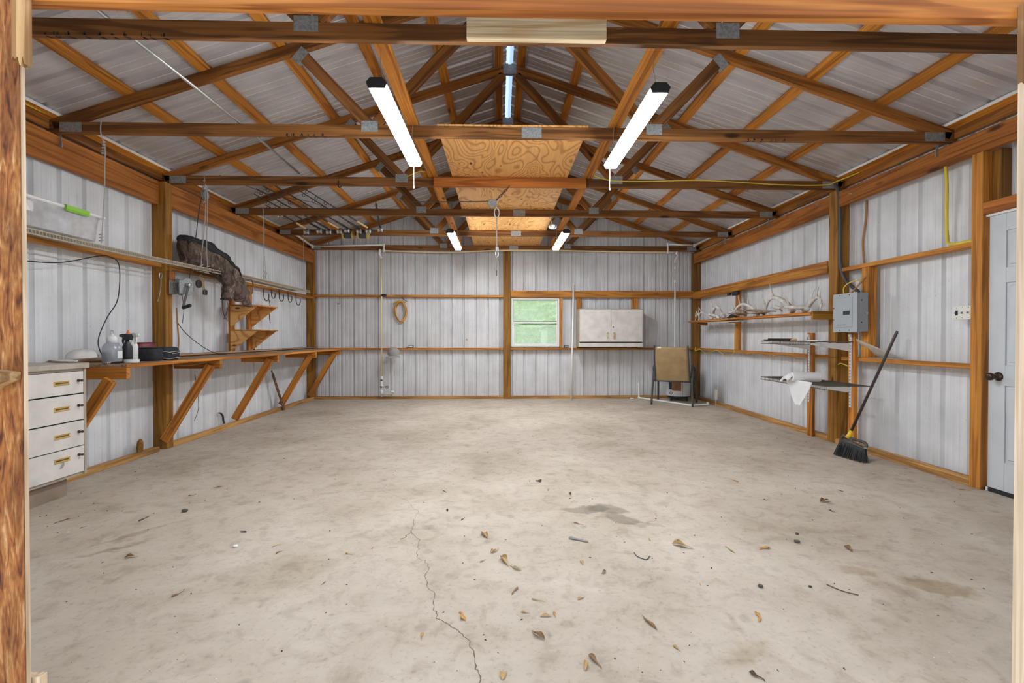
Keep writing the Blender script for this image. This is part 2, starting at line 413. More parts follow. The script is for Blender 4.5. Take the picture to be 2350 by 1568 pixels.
# ------------------------------------------------------------------ mesh building
class MB:
    def __init__(s):
        s.v, s.f = [], []
    def add(s, vs, fs):
        o = len(s.v)
        s.v += [Vector(q) for q in vs]
        s.f += [tuple(i + o for i in q) for q in fs]
        return s
    def box(s, lo, hi, ch=0.0, mat=None):
        lo, hi = Vector(lo), Vector(hi)
        c = min(ch, *(0.45 * (hi[i] - lo[i]) for i in range(3))) if ch else 0
        if not c:
            vs = [(x, y, z) for x in (lo.x, hi.x) for y in (lo.y, hi.y) for z in (lo.z, hi.z)]
            fs = [(0, 1, 3, 2), (4, 6, 7, 5), (0, 4, 5, 1), (2, 3, 7, 6), (0, 2, 6, 4), (1, 5, 7, 3)]
        else:
            vs, ix = [], {}
            for i in (0, 1):
                for j in (0, 1):
                    for k in (0, 1):
                        q = [(lo, hi)[i].x, (lo, hi)[j].y, (lo, hi)[k].z]
                        sg = [c if t == 0 else -c for t in (i, j, k)]
                        for a in range(3):
                            w = list(q)
                            for b in range(3):
                                if b != a:
                                    w[b] += sg[b]
                            ix[i, j, k, a] = len(vs); vs.append(tuple(w))
            fs = []
            for a in range(3):
                b, d = (a + 1) % 3, (a + 2) % 3
                for e in (0, 1):
                    def key(p, q, ax):
                        t = [0, 0, 0]; t[a] = e; t[b] = p; t[d] = q
                        return ix[t[0], t[1], t[2], ax]
                    f = [key(0, 0, a), key(1, 0, a), key(1, 1, a), key(0, 1, a)]
                    fs.append(tuple(f if e else f[::-1]))
            for a in range(3):            # the 12 edges
                b, d = (a + 1) % 3, (a + 2) % 3
                for p in (0, 1):
                    for q in (0, 1):
                        def key(e, ax):
                            t = [0, 0, 0]; t[a] = e; t[b] = p; t[d] = q
                            return ix[t[0], t[1], t[2], ax]
                        f = [key(0, b), key(1, b), key(1, d), key(0, d)]
                        fs.append(tuple(f if (p == q) else f[::-1]))
            for i in (0, 1):
                for j in (0, 1):
                    for k in (0, 1):
                        f = [ix[i, j, k, 0], ix[i, j, k, 1], ix[i, j, k, 2]]
                        fs.append(tuple(f if (i + j + k) % 2 else f[::-1]))
        if mat is not None:
            vs = [mat @ Vector(q) for q in vs]
        return s.add(vs, fs)
    def tube(s, pts, r, n=6, cap=True, closed=False):
        pts = [Vector(q) for q in pts]
        m = len(pts)
        rs = r if isinstance(r, (list, tuple)) else [r] * m
        t0 = (pts[1] - pts[0]).normalized()
        up = Vector((0, 0, 1)) if abs(t0.z) < .9 else Vector((1, 0, 0))
        nrm = t0.cross(up).normalized()
        vs, fs = [], []
        for i in range(m):
            if closed:
                t = (pts[(i + 1) % m] - pts[i - 1]).normalized()
            else:
                a, b = pts[max(i - 1, 0)], pts[min(i + 1, m - 1)]
                t = (b - a).normalized() if (b - a).length > 1e-9 else t0
            nrm = (nrm - t * nrm.dot(t))
            nrm = nrm.normalized() if nrm.length > 1e-6 else t.orthogonal().normalized()
            bi = t.cross(nrm)
            for k in range(n):
                an = 2 * PI * k / n
                vs.append(pts[i] + (nrm * math.cos(an) + bi * math.sin(an)) * rs[i])
        for i in range(m if closed else m - 1):
            j = (i + 1) % m
            for k in range(n):
                k2 = (k + 1) % n
                fs.append((i * n + k, i * n + k2, j * n + k2, j * n + k))
        if cap and not closed:
            fs.append(tuple(range(n))[::-1]); fs.append(tuple((m - 1) * n + k for k in range(n)))
        return s.add(vs, fs)
    def lathe(s, prof, n=16, mat=None, cap=True):
        """prof: (radius, height) list about local Z"""
        vs, fs = [], []
        for r, z in prof:
            for k in range(n):
                a = 2 * PI * k / n
                vs.append(Vector((r * math.cos(a), r * math.sin(a), z)))
        for i in range(len(prof) - 1):
            for k in range(n):
                k2 = (k + 1) % n
                fs.append((i * n + k, i * n + k2, (i + 1) * n + k2, (i + 1) * n + k))
        if cap:
            fs.append(tuple(range(n))[::-1]); fs.append(tuple((len(prof) - 1) * n + k for k in range(n)))
        if mat is not None:
            vs = [mat @ q for q in vs]
        return s.add(vs, fs)
    def prism(s, poly, d, mat=None):
        """poly: 2D outline in local XY, extruded to local z = d"""
        n = len(poly)
        vs = [Vector((x, y, 0)) for x, y in poly] + [Vector((x, y, d)) for x, y in poly]
        fs = [tuple(range(n))[::-1], tuple(range(n, 2 * n))] + [(i, (i + 1) % n, n + (i + 1) % n, n + i) for i in range(n)]
        if mat is not None:
            vs = [mat @ q for q in vs]
        return s.add(vs, fs)
    def grid(s, fn, nu, nv, thick=0.0):
        """surface fn(u, v) for u, v in 0..1; with a thickness along z of the normal when asked"""
        P = [[Vector(fn(i / nu, j / nv)) for j in range(nv + 1)] for i in range(nu + 1)]
        w = nv + 1
        vs = [P[i][j] for i in range(nu + 1) for j in range(w)]
        fs = [(i * w + j, (i + 1) * w + j, (i + 1) * w + j + 1, i * w + j + 1) for i in range(nu) for j in range(nv)]
        if thick:
            nr = []
            for i in range(nu + 1):
                for j in range(w):
                    a = P[min(i + 1, nu)][j] - P[max(i - 1, 0)][j]
                    b = P[i][min(j + 1, nv)] - P[i][max(j - 1, 0)]
                    q = a.cross(b)
                    nr.append(q.normalized() if q.length > 1e-12 else Vector((0, 0, 1)))
            o = len(vs)
            vs = vs + [q - k * thick for q, k in zip(vs, nr)]
            fs = fs + [tuple(x + o for x in f[::-1]) for f in fs]
            ring = [i * w for i in range(nu + 1)] + [nu * w + j for j in range(1, w)] + [i * w + nv for i in range(nu - 1, -1, -1)] + [j for j in range(nv - 1, 0, -1)]
            for a, b in zip(ring, ring[1:] + ring[:1]):
                fs.append((b, a, a + o, b + o))
        return s.add(vs, fs)
    def build(s, name, mat, parent=None, smooth=False, M4=None, kind=None, label=None):
        return link_mesh(name, s.mesh(name, mat, smooth, M4), parent, M4, kind, label)
    def mesh(s, name, mat, smooth=False, M4=None):
        me = bpy.data.meshes.new(name)
        me.from_pydata([tuple(q) for q in s.v], [], s.f)
        for m in (mat if isinstance(mat, (list, tuple)) else [mat]):
            me.materials.append(M[m] if isinstance(m, str) else m)
        if smooth:
            for q in me.polygons:
                q.use_smooth = True
        me.update()
        return me

WM = {}
def link_mesh(name, me, parent=None, M4=None, kind=None, label=None):
    """M4 is the object's place in the WORLD; without one the mesh (in world coordinates) is recentred on its own middle"""
    if M4 is None:
        if me.vertices:
            lo = Vector([min(v.co[i] for v in me.vertices) for i in range(3)])
            hi = Vector([max(v.co[i] for v in me.vertices) for i in range(3)])
            c = (lo + hi) / 2
            me.transform(Matrix.Translation(-c))
            M4 = Matrix.Translation(c)
        else:
            M4 = Matrix()
    o = bpy.data.objects.new(name, me)
    COL.objects.link(o)
    WM[o.name] = M4.copy()
    if parent is not None:
        o.parent = parent
        o.matrix_basis = WM[parent.name].inverted() @ M4
    else:
        o.matrix_basis = M4
    if kind: o['kind'] = kind
    if label: o['label'] = label
    return o

def empty(name, loc, rot=None):
    o = bpy.data.objects.new(name, None)
    o.empty_display_size = .1
    COL.objects.link(o)
    M4 = Matrix.Translation(Vector(loc)) @ (rot if rot is not None else Matrix())
    o.matrix_basis = M4
    WM[o.name] = M4
    return o

def tag(o, label, cat, group=None, kind=None):
    o['label'] = label
    o['category'] = cat
    if group: o['group'] = group
    if kind: o['kind'] = kind
    return o

def thing(name, loc, label, cat, group=None, kind=None):
    return tag(empty(name, loc), label, cat, group, kind)

def struct(name, loc, label, cat):
    return tag(empty(name, loc), label, cat, kind='structure')

def frame(origin, x, up=(0, 0, 1)):
    """matrix whose local X runs along x and whose local Z is as near `up` as it gets"""
    x = Vector(x).normalized()
    u = Vector(up)
    y = u.cross(x)
    if y.length < 1e-5:
        y = Vector((0, 1, 0)).cross(x)
    y.normalize()
    z = x.cross(y)
    R = Matrix((x, y, z)).transposed().to_4x4()
    return Matrix.Translation(Vector(origin)) @ R

def lumber(name, a, b, w, h, mat, parent, up=(0, 0, 1), ch=.003, kind=None, label=None):
    """a board from a to b (centre line), w across, h along `up`; local X is the grain"""
    a, b = Vector(a), Vector(b)
    L = (b - a).length
    F = frame((a + b) / 2, b - a, up)
    mb = MB().box((-L / 2, -w / 2, -h / 2), (L / 2, w / 2, h / 2), ch)
    return mb.build(name, mat, parent, M4=F, kind=kind, label=label)

def board(name, lo, hi, mat, parent, kind=None, label=None, ch=.003):
    """axis-aligned board whose grain follows its longest side"""
    lo, hi = Vector(lo), Vector(hi)
    c, d = (lo + hi) / 2, hi - lo
    ax = max(range(3), key=lambda i: d[i])
    e = Vector([1.0 if i == ax else 0.0 for i in range(3)])
    up = (0, 0, 1) if ax != 2 else (0, 1, 0)
    F = frame(c, e, up)
    R = F.to_3x3()
    s = [abs((R.col[i]).dot(d)) for i in range(3)]
    mb = MB().box([-q / 2 for q in s], [q / 2 for q in s], ch)
    return mb.build(name, mat, parent, M4=F, kind=kind, label=label)

def arc(c, r, a0, a1, n, u=(1, 0, 0), v=(0, 0, 1)):
    c, u, v = Vector(c), Vector(u), Vector(v)
    return [c + (u * math.cos(a0 + (a1 - a0) * i / n) + v * math.sin(a0 + (a1 - a0) * i / n)) * r for i in range(n + 1)]

def smooth_path(pts, k=4):
    """Catmull-Rom through the points"""
    P = [Vector(q) for q in pts]
    out = []
    for i in range(len(P) - 1):
        p0, p1, p2, p3 = P[max(i - 1, 0)], P[i], P[i + 1], P[min(i + 2, len(P) - 1)]
        for j in range(k):
            t = j / k
            out.append(.5 * ((2 * p1) + (p2 - p0) * t + (2 * p0 - 5 * p1 + 4 * p2 - p3) * t * t + (3 * p1 - p0 - 3 * p2 + p3) * t ** 3))
    out.append(P[-1])
    return out

def copy_tree(o, delta, label=None):
    """copy a thing with its parts and sub-parts, moved by delta"""
    c = o.copy()
    COL.objects.link(c)
    Mw = Matrix.Translation(Vector(delta)) @ WM[o.name]
    c.matrix_basis = Mw
    WM[c.name] = Mw
    if label: c['label'] = label
    for ch in list(o.children):
        d = ch.copy(); COL.objects.link(d); d.parent = c
        WM[d.name] = Matrix.Translation(Vector(delta)) @ WM[ch.name]
        for g in list(ch.children):
            e = g.copy(); COL.objects.link(e); e.parent = d
            WM[e.name] = Matrix.Translation(Vector(delta)) @ WM[g.name]
    return c

# ================================================================== THE SHELL
XL, XR = -3.575, 3.785            # inner faces of the side wall sheets
YB = 8.80                         # inner face of the back wall sheet
YF = 1.40                         # front wall sheet
XC = 0.105                        # ridge line
SLOPE = 0.333
ZR = 4.115                        # underside of the roof sheet at the ridge
TY = [2.545 + 1.219 * k for k in range(6)]    # front faces of the six trusses

def roof_z(x): return ZR - SLOPE * abs(x - XC)

PITCH = .2286
def profile(u0, u1, extra=()):
    """(u, depth) across ribbed sheet: a deep rib every 9 in. and two low ones between"""
    pts = {}
    base = [(0, .030), (.006, .030), (.022, 0), (.064, 0), (.069, .0038), (.081, .0038), (.086, 0), (.1426, 0), (.1476, .0038), (.1596, .0038), (.1646, 0), (.2066, 0), (.2226, .030)]
    k0 = math.floor(u0 / PITCH) - 1
    for k in range(k0, k0 + int((u1 - u0) / PITCH) + 4):
        for u, d in base:
            pts[round(k * PITCH + u, 5)] = d
    us = sorted(pts)
    def depth(u):
        for a, b in zip(us, us[1:]):
            if a <= u <= b:
                return pts[a] + (pts[b] - pts[a]) * (u - a) / (b - a) if b > a else pts[a]
        return 0
    sel = [u for u in us if u0 < u < u1] + [u0, u1] + [e for e in extra if u0 < e < u1]
    return [(u, depth(u)) for u in sorted(set(sel))]

def sheet(name, parent, mat, u0, u1, place, bottom, top, holes=(), extra=(), M4=None):
    ex = list(extra) + [h[0] for h in holes] + [h[1] for h in holes]
    pr = profile(u0, u1, ex)
    mb = MB()
    for (ua, da), (ub, db) in zip(pr, pr[1:]):
        um = (ua + ub) / 2
        spans = [(lambda u: bottom(u), lambda u: top(u))]
        for (h0, h1, z0, z1) in holes:
            if h0 < um < h1:
                spans = [(lambda u: bottom(u), lambda u, z0=z0: z0), (lambda u, z1=z1: z1, lambda u: top(u))]
        for lo, hi in spans:
            if hi(um) - lo(um) < .004: continue
            mb.add([place(ua, da, lo(ua)), place(ub, db, lo(ub)), place(ub, db, hi(ub)), place(ua, da, hi(ua))], [(0, 1, 2, 3)])
    return mb.build(name, mat, parent, M4=M4)

floor = tag(MB().box((XL - .02, 1.25, -.10), (XR + .02, YB + .02, 0)).build('floor', 'concrete', M4=Matrix.Translation((0, 0, 0))), 'bare mottled concrete slab with a long crack and a grey spill', 'floor', kind='structure')

wl = struct('wall_left', (XL, 5.0, 0), 'left wall of pale ribbed steel sheets behind the long workbench', 'wall')
wr = struct('wall_right', (XR, 5.0, 0), 'right wall of pale ribbed steel sheets with the grey door', 'wall')
wb = struct('wall_back', (XC, YB, 0), 'back wall of grey ribbed steel sheets with the small window', 'wall')
wf = struct('wall_front', (XC, YF, 0), 'front wall of ribbed steel around the wide opening', 'wall')
ce = struct('ceiling', (XC, 5.0, ZR), 'bare underside of the ribbed steel gable roof on orange purlins', 'roof')
PW = .9144
DOOR_H = (2.50, 3.415, -.01, 2.07)
WIN = (.207, 1.121, .973, 1.892)
for k in range(9):
    a, b = 1.36 + k * PW - .12, min(1.36 + (k + 1) * PW - .12, YB)
    if a >= YB - .02: break
    sheet('steel_sheet', wl, 'wallsteel', a, b, lambda u, d, w: (XL - d, u, w), lambda u: 0, lambda u: roof_z(XL) - .003)
    sheet('steel_sheet', wr, 'wallsteel', a, b, lambda u, d, w: (XR + d, u, w), lambda u: 0, lambda u: roof_z(XR) - .003, holes=[DOOR_H])
for k in range(9):
    a, b = XL + k * PW, min(XL + (k + 1) * PW, XR)
    if a >= XR - .02: break
    sheet('steel_sheet', wb, 'backsteel', a, b, lambda u, d, w: (u, YB + d, w), lambda u: 0, lambda u: roof_z(u) - .004, holes=[WIN], extra=[XC])
    sheet('steel_sheet', wf, 'wallsteel', a, b, lambda u, d, w: (u, YF - d, w), lambda u: 0, lambda u: roof_z(u) - .004, holes=[(-1.46, 1.66, -.01, 2.18)], extra=[XC])
# roof sheets, ribs up the slope
for sgn in (-1, 1):
    sl = Vector((sgn, 0, -SLOPE)).normalized()
    for k in range(9):
        a, b = 1.16 + k * PW, min(1.16 + (k + 1) * PW, 8.95)
        if a >= 8.93: break
        mid = (a + b) / 2
        nrm = Vector((sgn * SLOPE, 0, 1)).normalized()
        F = frame((XC + sgn * 2.0, mid, roof_z(XC + sgn * 2.0)), sl, nrm)
        Fi = F.inverted()
        def place(u, d, w, sgn=sgn, nrm=nrm, Fi=Fi):
            x = XC + sgn * w
            return Fi @ (Vector((x, u, ZR - SLOPE * w)) + nrm * d)
        sheet('roof_sheet', ce, 'roofsteel', a, b, place, lambda u: .036, lambda u: 3.86, M4=F)
    nrm = Vector((sgn * SLOPE, 0, 1)).normalized()
    for dx in (.13, .69, 1.28, 1.86, 2.45, 3.04, 3.62):
        x = XC + sgn * dx
        c = Vector((x, 0, roof_z(x))) - nrm * .0205
        for (y0, y1) in ((1.40, TY[2] + .02), (TY[2] + .02, YB - .01)):
            lumber('purlin', (c.x, y0, c.z), (c.x, y1, c.z), .089, .038, 'purlin', ce, up=nrm)
MB().grid(lambda u, v: (XC + (u - .5) * .34, 1.2 + 7.7 * v, ZR + .055 - abs(u - .5) * .30), 4, 10).build('ridge_cap', 'skylight', ce)
# eave boards and the wall framing
for k in range(-1, 6):
    y0 = TY[k] + .045 if k >= 0 else YF + .02
    y1 = TY[k + 1] - .006 if k < 5 else YB - .01
    if y1 - y0 < .12: continue
    board('eave_board', (XL + .012, y0, 2.785), (XL + .05, y1, 2.868), 'truss', wl)
    board('eave_board', (XR - .05, y0, 2.785), (XR - .012, y1, 2.868), 'truss', wr)

# left wall: posts, top plates, girts, kick board
board('post', (XL + .004, 4.885, 0), (-3.432, 4.985, 2.754), 'post', wl, ch=.005)
board('post', (XL + .004, 8.70, 0), (-3.432, YB - .003, 2.754), 'post', wl, ch=.005)
board('top_plate', (-3.54, YF, 2.515), (-3.495, 4.884, 2.752), 'plate', wl)
board('top_plate', (-3.478, 4.987, 2.512), (-3.438, 8.699, 2.752), 'plate', wl)
board('girt', (-3.53, YF, 1.866), (-3.441, 4.84, 1.905), 'girt', wl)
board('girt', (-3.53, 4.987, 1.866), (-3.441, 8.699, 1.905), 'girt', wl)
board('girt', (XL + .004, 4.99, .912), (-3.47, 8.699, .95), 'girt', wl)
board('girt', (XL + .004, 3.6, .912), (-3.47, 4.882, .95), 'girt', wl)
board('blocking', (-3.428, 4.892, 1.60), (-3.400, 4.98, 1.84), 'plate', wl)
# right wall
board('post', (3.648, 4.96, 0), (XR - .004, 5.095, 2.754), 'post', wr, ch=.005)
board('post', (3.648, 8.70, 0), (XR - .004, YB - .003, 2.754), 'post', wr, ch=.005)
board('top_plate', (3.645, YF, 2.555), (3.685, 4.94, 2.72), 'plate', wr)
board('top_plate', (3.652, 5.097, 2.53), (3.692, 8.699, 2.72), 'plate', wr)
board('girt', (3.652, 3.515, 1.856), (3.741, 4.90, 1.894), 'girt', wr)
board('girt', (3.652, 5.10, 1.868), (3.74, 8.699, 1.906), 'girt', wr)
board('girt', (3.630, 5.098, 1.868), (3.651, 8.699, 2.0), 'girt', wr)
board('girt', (3.652, 3.515, .907), (3.741, 4.90, .945), 'girt', wr)
board('girt', (3.652, 5.10, .914), (3.741, 8.699, .952), 'girt', wr)
board('stud', (3.651, 4.535, .946), (3.741, 4.625, 1.855), 'girt', wr)
board('stud', (3.652, 7.06, .953), (3.70, 7.15, 1.867), 'girt', wr)
board('door_post', (3.63, 3.425, 0), (3.72, 3.51, 2.554), 'girt', wr)
board('stud', (3.70, 3.36, 2.165), (XR - .004, 3.424, 2.554), 'post', wr)
board('door_head', (3.63, 2.40, 2.075), (3.668, 3.424, 2.163), 'redpine', wr)
board('door_post', (3.63, 2.40, 0), (3.72, 2.485, 2.554), 'girt', wr)
# back wall
board('post', (.062, 8.70, 0), (.198, YB - .003, 2.754), 'post', wb, ch=.005)
board('girt', (-3.43, 8.712, 1.900), (.061, YB - .006, 1.938), 'girt', wb)
board('girt', (-3.43, 8.712, .913), (.061, YB - .006, .951), 'girt', wb)
board('girt', (.20, 8.712, .913), (3.647, YB - .006, .951), 'girt', wb)
board('window_header', (.20, 8.702, 1.897), (3.647, 8.742, 2.022), 'girt', wb)
board('stud', (1.122, 8.712, .952), (1.165, YB - .006, 1.896), 'girt', wb)
board('stud', (1.445, 8.742, .952), (1.535, YB - .006, 1.896), 'girt', wb)
board('stud', (2.505, 8.742, .952), (2.605, YB - .006, 1.896), 'girt', wb)

tag(board('baseboard_left', (-3.51, 3.50, 0), (-3.436, 4.79, .046), 'sill', None), 'near stretch of weathered kick board along the left wall', 'baseboard', kind='structure')
tag(board('baseboard_left', (-3.51, 4.99, 0), (-3.436, 8.698, .046), 'sill', None), 'far stretch of weathered kick board along the left wall', 'baseboard', kind='structure')
tag(board('baseboard_right', (3.652, 5.10, 0), (3.74, 8.698, .05), 'sill', None), 'far stretch of kick board along the right wall', 'baseboard', kind='structure')
tag(board('baseboard_right', (3.635, 3.515, 0), (3.73, 4.957, .055), 'sill', None), 'near stretch of kick board along the right wall by the broom', 'baseboard', kind='structure')
tag(board('baseboard_back', (-3.43, 8.702, 0), (.061, YB - .006, .048), 'sill', None), 'kick board along the back wall left of the middle post', 'baseboard', kind='structure')
tag(board('baseboard_back', (.20, 8.702, 0), (3.647, YB - .006, .048), 'sill', None), 'kick board along the back wall right of the middle post', 'baseboard', kind='structure')

# the opening the view comes through
tr = struct('trim_1', (.1, 1.35, 2.085), 'broad orange pine header over the opening', 'beam')
lumber('header_board', (-1.75, 1.349, 2.225), (1.95, 1.349, 2.225), .038, .28, 'header', tr, ch=.002)
tr = struct('trim_2', (-1.40, 1.34, 0), 'rough sawn weathered jamb at the left of the opening', 'jamb')
board('jamb_board', (-1.74, 1.325, 0), (-1.3235, 1.3285, 2.084), 'rough', tr, ch=.0008)
board('jamb_edge', (-1.74, 1.329, 0), (-1.322, 1.341, 2.084), 'palepine', tr, ch=.001)
board('jamb_foot', (-1.40, 1.345, 0), (-1.303, 1.368, .192), 'palepine', tr, ch=.001)
def splintered(name, lo, hi, mat, parent):
    """a board hung upright whose lower end is torn into points"""
    lo, hi = Vector(lo), Vector(hi)
    n = 9
    poly = [(hi.z, hi.x), (hi.z, lo.x)]
    rnd = random.Random(3)
    for i in range(n + 1):
        x = lo.x + (hi.x - lo.x) * i / n
        poly.append((lo.z + rnd.uniform(0, .034) - (i / n) * .012, x))
    c = (lo + hi) / 2
    poly = [(z - c.z, x - c.x) for z, x in poly]
    F = Matrix(((0, 1, 0, c.x), (0, 0, 1, c.y), (1, 0, 0, c.z), (0, 0, 0, 1)))
    return MB().prism(poly, hi.y - lo.y, Matrix.Translation((0, 0, -(hi.y - lo.y) / 2))).build(name, mat, parent, M4=F)
splintered('splintered_board', (-1.324, 1.306, 1.900), (-1.287, 1.3245, 2.40), 'torn', tr)
MB().prism([(-.11, -.075), (0, -.022), (0, 0), (-.11, .012)], .05, Matrix.Translation((-1.326, 1.3245, 1.060)) @ Matrix.Rotation(PI / 2, 4, 'X')).build('wedge_block', 'torn', tr)
tr = struct('trim_3', (1.56, 1.34, 0), 'smooth pale jamb at the right of the opening', 'jamb')
board('jamb_board', (1.553, 1.33, 0), (1.90, 1.368, 2.084), 'palepine', tr, ch=.002)
splintered('splintered_board', (1.508, 1.292, 1.885), (1.60, 1.329, 2.118), 'torn', tr)

# window in the back wall: vinyl frame, two sashes, glass
w = struct('window_1', (.664, YB, .973), 'small double hung window with dusty panes in the back wall', 'window')
x0, x1, z0, z1 = WIN
def rect_frame(name, x0, x1, z0, z1, t, y0, y1, mat, parent):
    mb = MB()
    mb.box((x0, y0, z0), (x0 + t, y1, z1), .002).box((x1 - t, y0, z0), (x1, y1, z1), .002)
    mb.box((x0 + t, y0, z0), (x1 - t, y1, z0 + t), .002).box((x0 + t, y0, z1 - t), (x1 - t, y1, z1), .002)
    return mb.build(name, mat, parent)
rect_frame('window_frame', x0 + .004, x1 - .004, z0 + .004, z1 - .004, .028, 8.752, 8.845, 'white', w)
up = rect_frame('upper_sash', x0 + .034, x1 - .034, 1.425, z1 - .034, .018, 8.80, 8.825, 'white', w)
lo = rect_frame('lower_sash', x0 + .034, x1 - .034, z0 + .034, 1.445, .026, 8.765, 8.792, 'white', w)
MB().box((x0 + .052, 8.81, 1.443), (x1 - .052, 8.815, z1 - .052)).build('pane', 'glass', up)
MB().box((x0 + .06, 8.776, z0 + .06), (x1 - .06, 8.781, 1.419)).build('pane', 'glass', lo)
MB().box((x0 + .05, 8.762, 1.447), (x1 - .05, 8.79, 1.457), .002).build('meeting_rail', 'charcoal', w)
MB().tube(smooth_path([(.26, 8.76, 1.385), (.55, 8.757, 1.398), (.85, 8.757, 1.392), (1.07, 8.76, 1.402)], 4), .006, 6).build('sash_cord', 'charcoal', w)

# door in the right wall: six-panel slab, knob, head strip, dark threshold
d = struct('door_1', (3.70, 2.957, 0), 'pale blue grey six panel door at the right edge', 'door')
dm = MB()
X0, X1 = 3.668, 3.700
ya, yb = 2.507, 3.408
dm.box((X0 + .010, ya, .03), (X1, yb, 2.055))
st, ml = .115, .11
cols = [(ya, ya + st), (yb - st, yb), ((ya + yb) / 2 - ml / 2, (ya + yb) / 2 + ml / 2)]
for a, b in cols: dm.box((X0, a, .03), (X0 + .0101, b, 2.055), .002)
rows = [(.03, .24), (.80, .95), (1.55, 1.66), (1.93, 2.055)]
for a, b in rows:
    for (p, q) in ((ya + st, (ya + yb) / 2 - ml / 2), ((ya + yb) / 2 + ml / 2, yb - st)):
        dm.box((X0, p, a), (X0 + .0101, q, b), .002)
dm.build('slab', 'door', d)
for (p, q) in ((ya + st, (ya + yb) / 2 - ml / 2), ((ya + yb) / 2 + ml / 2, yb - st)):
    for (a, b) in ((.24, .80), (.95, 1.55), (1.66, 1.93)):
        MB().box((X0 + .001, p + .022, a + .022), (X0 + .0102, q - .022, b - .022), .008).build('raised_panel', 'door', d)
k = MB().lathe([(.033, 0), (.033, .006), (.024, .012), (.012, .02), (.012, .042), (.024, .050), (.029, .062), (.027, .076), (.014, .084)], 18, Matrix.Translation((X0, 3.335, .865)) @ Matrix.Rotation(-PI / 2, 4, 'Y')).build('door_knob', 'bronze', d, smooth=True)
MB().box((3.655, ya - .02, 2.056), (3.70, 3.424, 2.074), .002).build('door_head_strip', 'white', d)
MB().box((3.66, ya - .02, .0), (3.76, 3.424, .026), .002).build('threshold', 'black', d)
MB().box((3.654, 3.395, .001), (3.664, 3.41, .03), .002).build('weather_seal', 'white', d)

# ground outside
tag(MB().box((-30, -14, -.30), (30, 1.24, -.12)).build('ground', 'apron'), 'added pale apron outside the opening, bouncing light indoors', 'ground', kind='structure')  # unseen ground, added to bounce light through the opening
tag(MB().box((-40, 8.86, -.30), (40, 60, -.15)).build('ground', 'lawn'), 'green lawn seen through the back window', 'ground', kind='structure')
def bush(name, c, r, h, mat, label, group, trunk=True):
    root = thing(name, (c[0], c[1], -.15), label, 'tree', group)
    me = bpy.data.meshes.new('crown')
    bm = bmesh.new()
    bmesh.ops.create_icosphere(bm, subdivisions=4, radius=1)
    for v in bm.verts:
        k = 1 + .28 * noise.noise(v.co * 2.2 + Vector(c)) + .16 * noise.noise(v.co * 6 + Vector(c))
        v.co = Vector((v.co.x * r * k, v.co.y * r * k, v.co.z * h / 2 * k))
    bm.to_mesh(me); bm.free()
    me.materials.append(M[mat])
    link_mesh('crown', me, root, Matrix.Translation((c[0], c[1], h / 2 + .55)))
    MB().tube([(c[0], c[1], -.15), (c[0], c[1], h * .4)], [.16, .09], 8).build('trunk', 'post', root)
bush('tree', (.2, 27, 0), 3.0, 6.5, 'shrub', 'green tree beyond the window, filling the left of the upper pane', None)
bush('tree', (7.2, 28, 0), 3.2, 7.5, 'shrub', 'green tree beyond the window, filling the right of the upper pane', None)
h = thing('hedge', (1.5, 21, -.15), 'low green hedge beyond the lawn, seen through the lower pane', 'hedge')
me = bpy.data.meshes.new('foliage')
bm = bmesh.new()
bmesh.ops.create_icosphere(bm, subdivisions=5, radius=1)
for v in bm.verts:
    q = Vector((v.co.x * 14, v.co.y * 1.6, v.co.z * 2.2))
    k = 1 + .16 * noise.noise(q * .9) + .10 * noise.noise(q * 2.6)
    v.co = Vector((q.x, q.y * k, q.z * k))
bm.to_mesh(me); bm.free(); me.materials.append(M['shrub'])
link_mesh('foliage', me, h, Matrix.Translation((1.5, 21, 1.4)))
s = thing('shed', (3.4, 17, -.15), 'grey green shed outside, seen through the lower right pane', 'shed')
MB().box((1.62, 16, -.15), (5.6, 18.5, 1.50)).build('wall', 'shedwall', s)
MB().box((1.52, 15.9, 1.50), (5.7, 18.6, 1.58), .02).build('roof', 'shedwall', s)

# crack in the slab
CR = [(-0.893, 3.68), (-0.888, 3.513), (-0.667, 3.32), (-0.601, 3.182), (-0.536, 3.078), (-0.548, 2.975), (-0.534, 2.925), (-0.53, 2.806), (-0.527, 2.775), (-0.462, 2.654), (-0.444, 2.534), (-0.435, 2.444), (-0.389, 2.409), (-0.354, 2.327), (-0.357, 2.222), (-0.328, 2.144), (-0.291, 2.078), (-0.289, 1.997), (-0.265, 1.94), (-0.26, 1.91), (-0.187, 1.851), (-0.158, 1.817), (-0.12, 1.759), (-0.098, 1.695), (-0.09, 1.638), (-0.071, 1.595), (-0.06, 1.534)]
def crack(pts, w0, w1):
    rnd = random.Random(5)
    P = []
    for a, b in zip(pts, pts[1:]):
        for j in range(4):
            t = j / 4
            P.append(Vector((a[0] + (b[0] - a[0]) * t + rnd.uniform(-.007, .007), a[1] + (b[1] - a[1]) * t + rnd.uniform(-.005, .005), .0007)))
    P.append(Vector((*pts[-1], .0007)))
    mb = MB()
    vs, n = [], len(P)
    for i, q in enumerate(P):
        t = (P[min(i + 1, n - 1)] - P[max(i - 1, 0)]).normalized()
        s = Vector((-t.y, t.x, 0)) * (w0 + (w1 - w0) * i / n) * rnd.uniform(.5, 1.3)
        vs += [q - s, q + s]
    mb.add(vs, [(2 * i, 2 * i + 1, 2 * i + 3, 2 * i + 2) for i in range(n - 1)])
    return mb.build('crack', 'crack', floor)
crack(CR, .0008, .0022)
crack([(-0.527, 2.775), (-0.547, 2.697), (-0.571, 2.668)], .0018, .003)

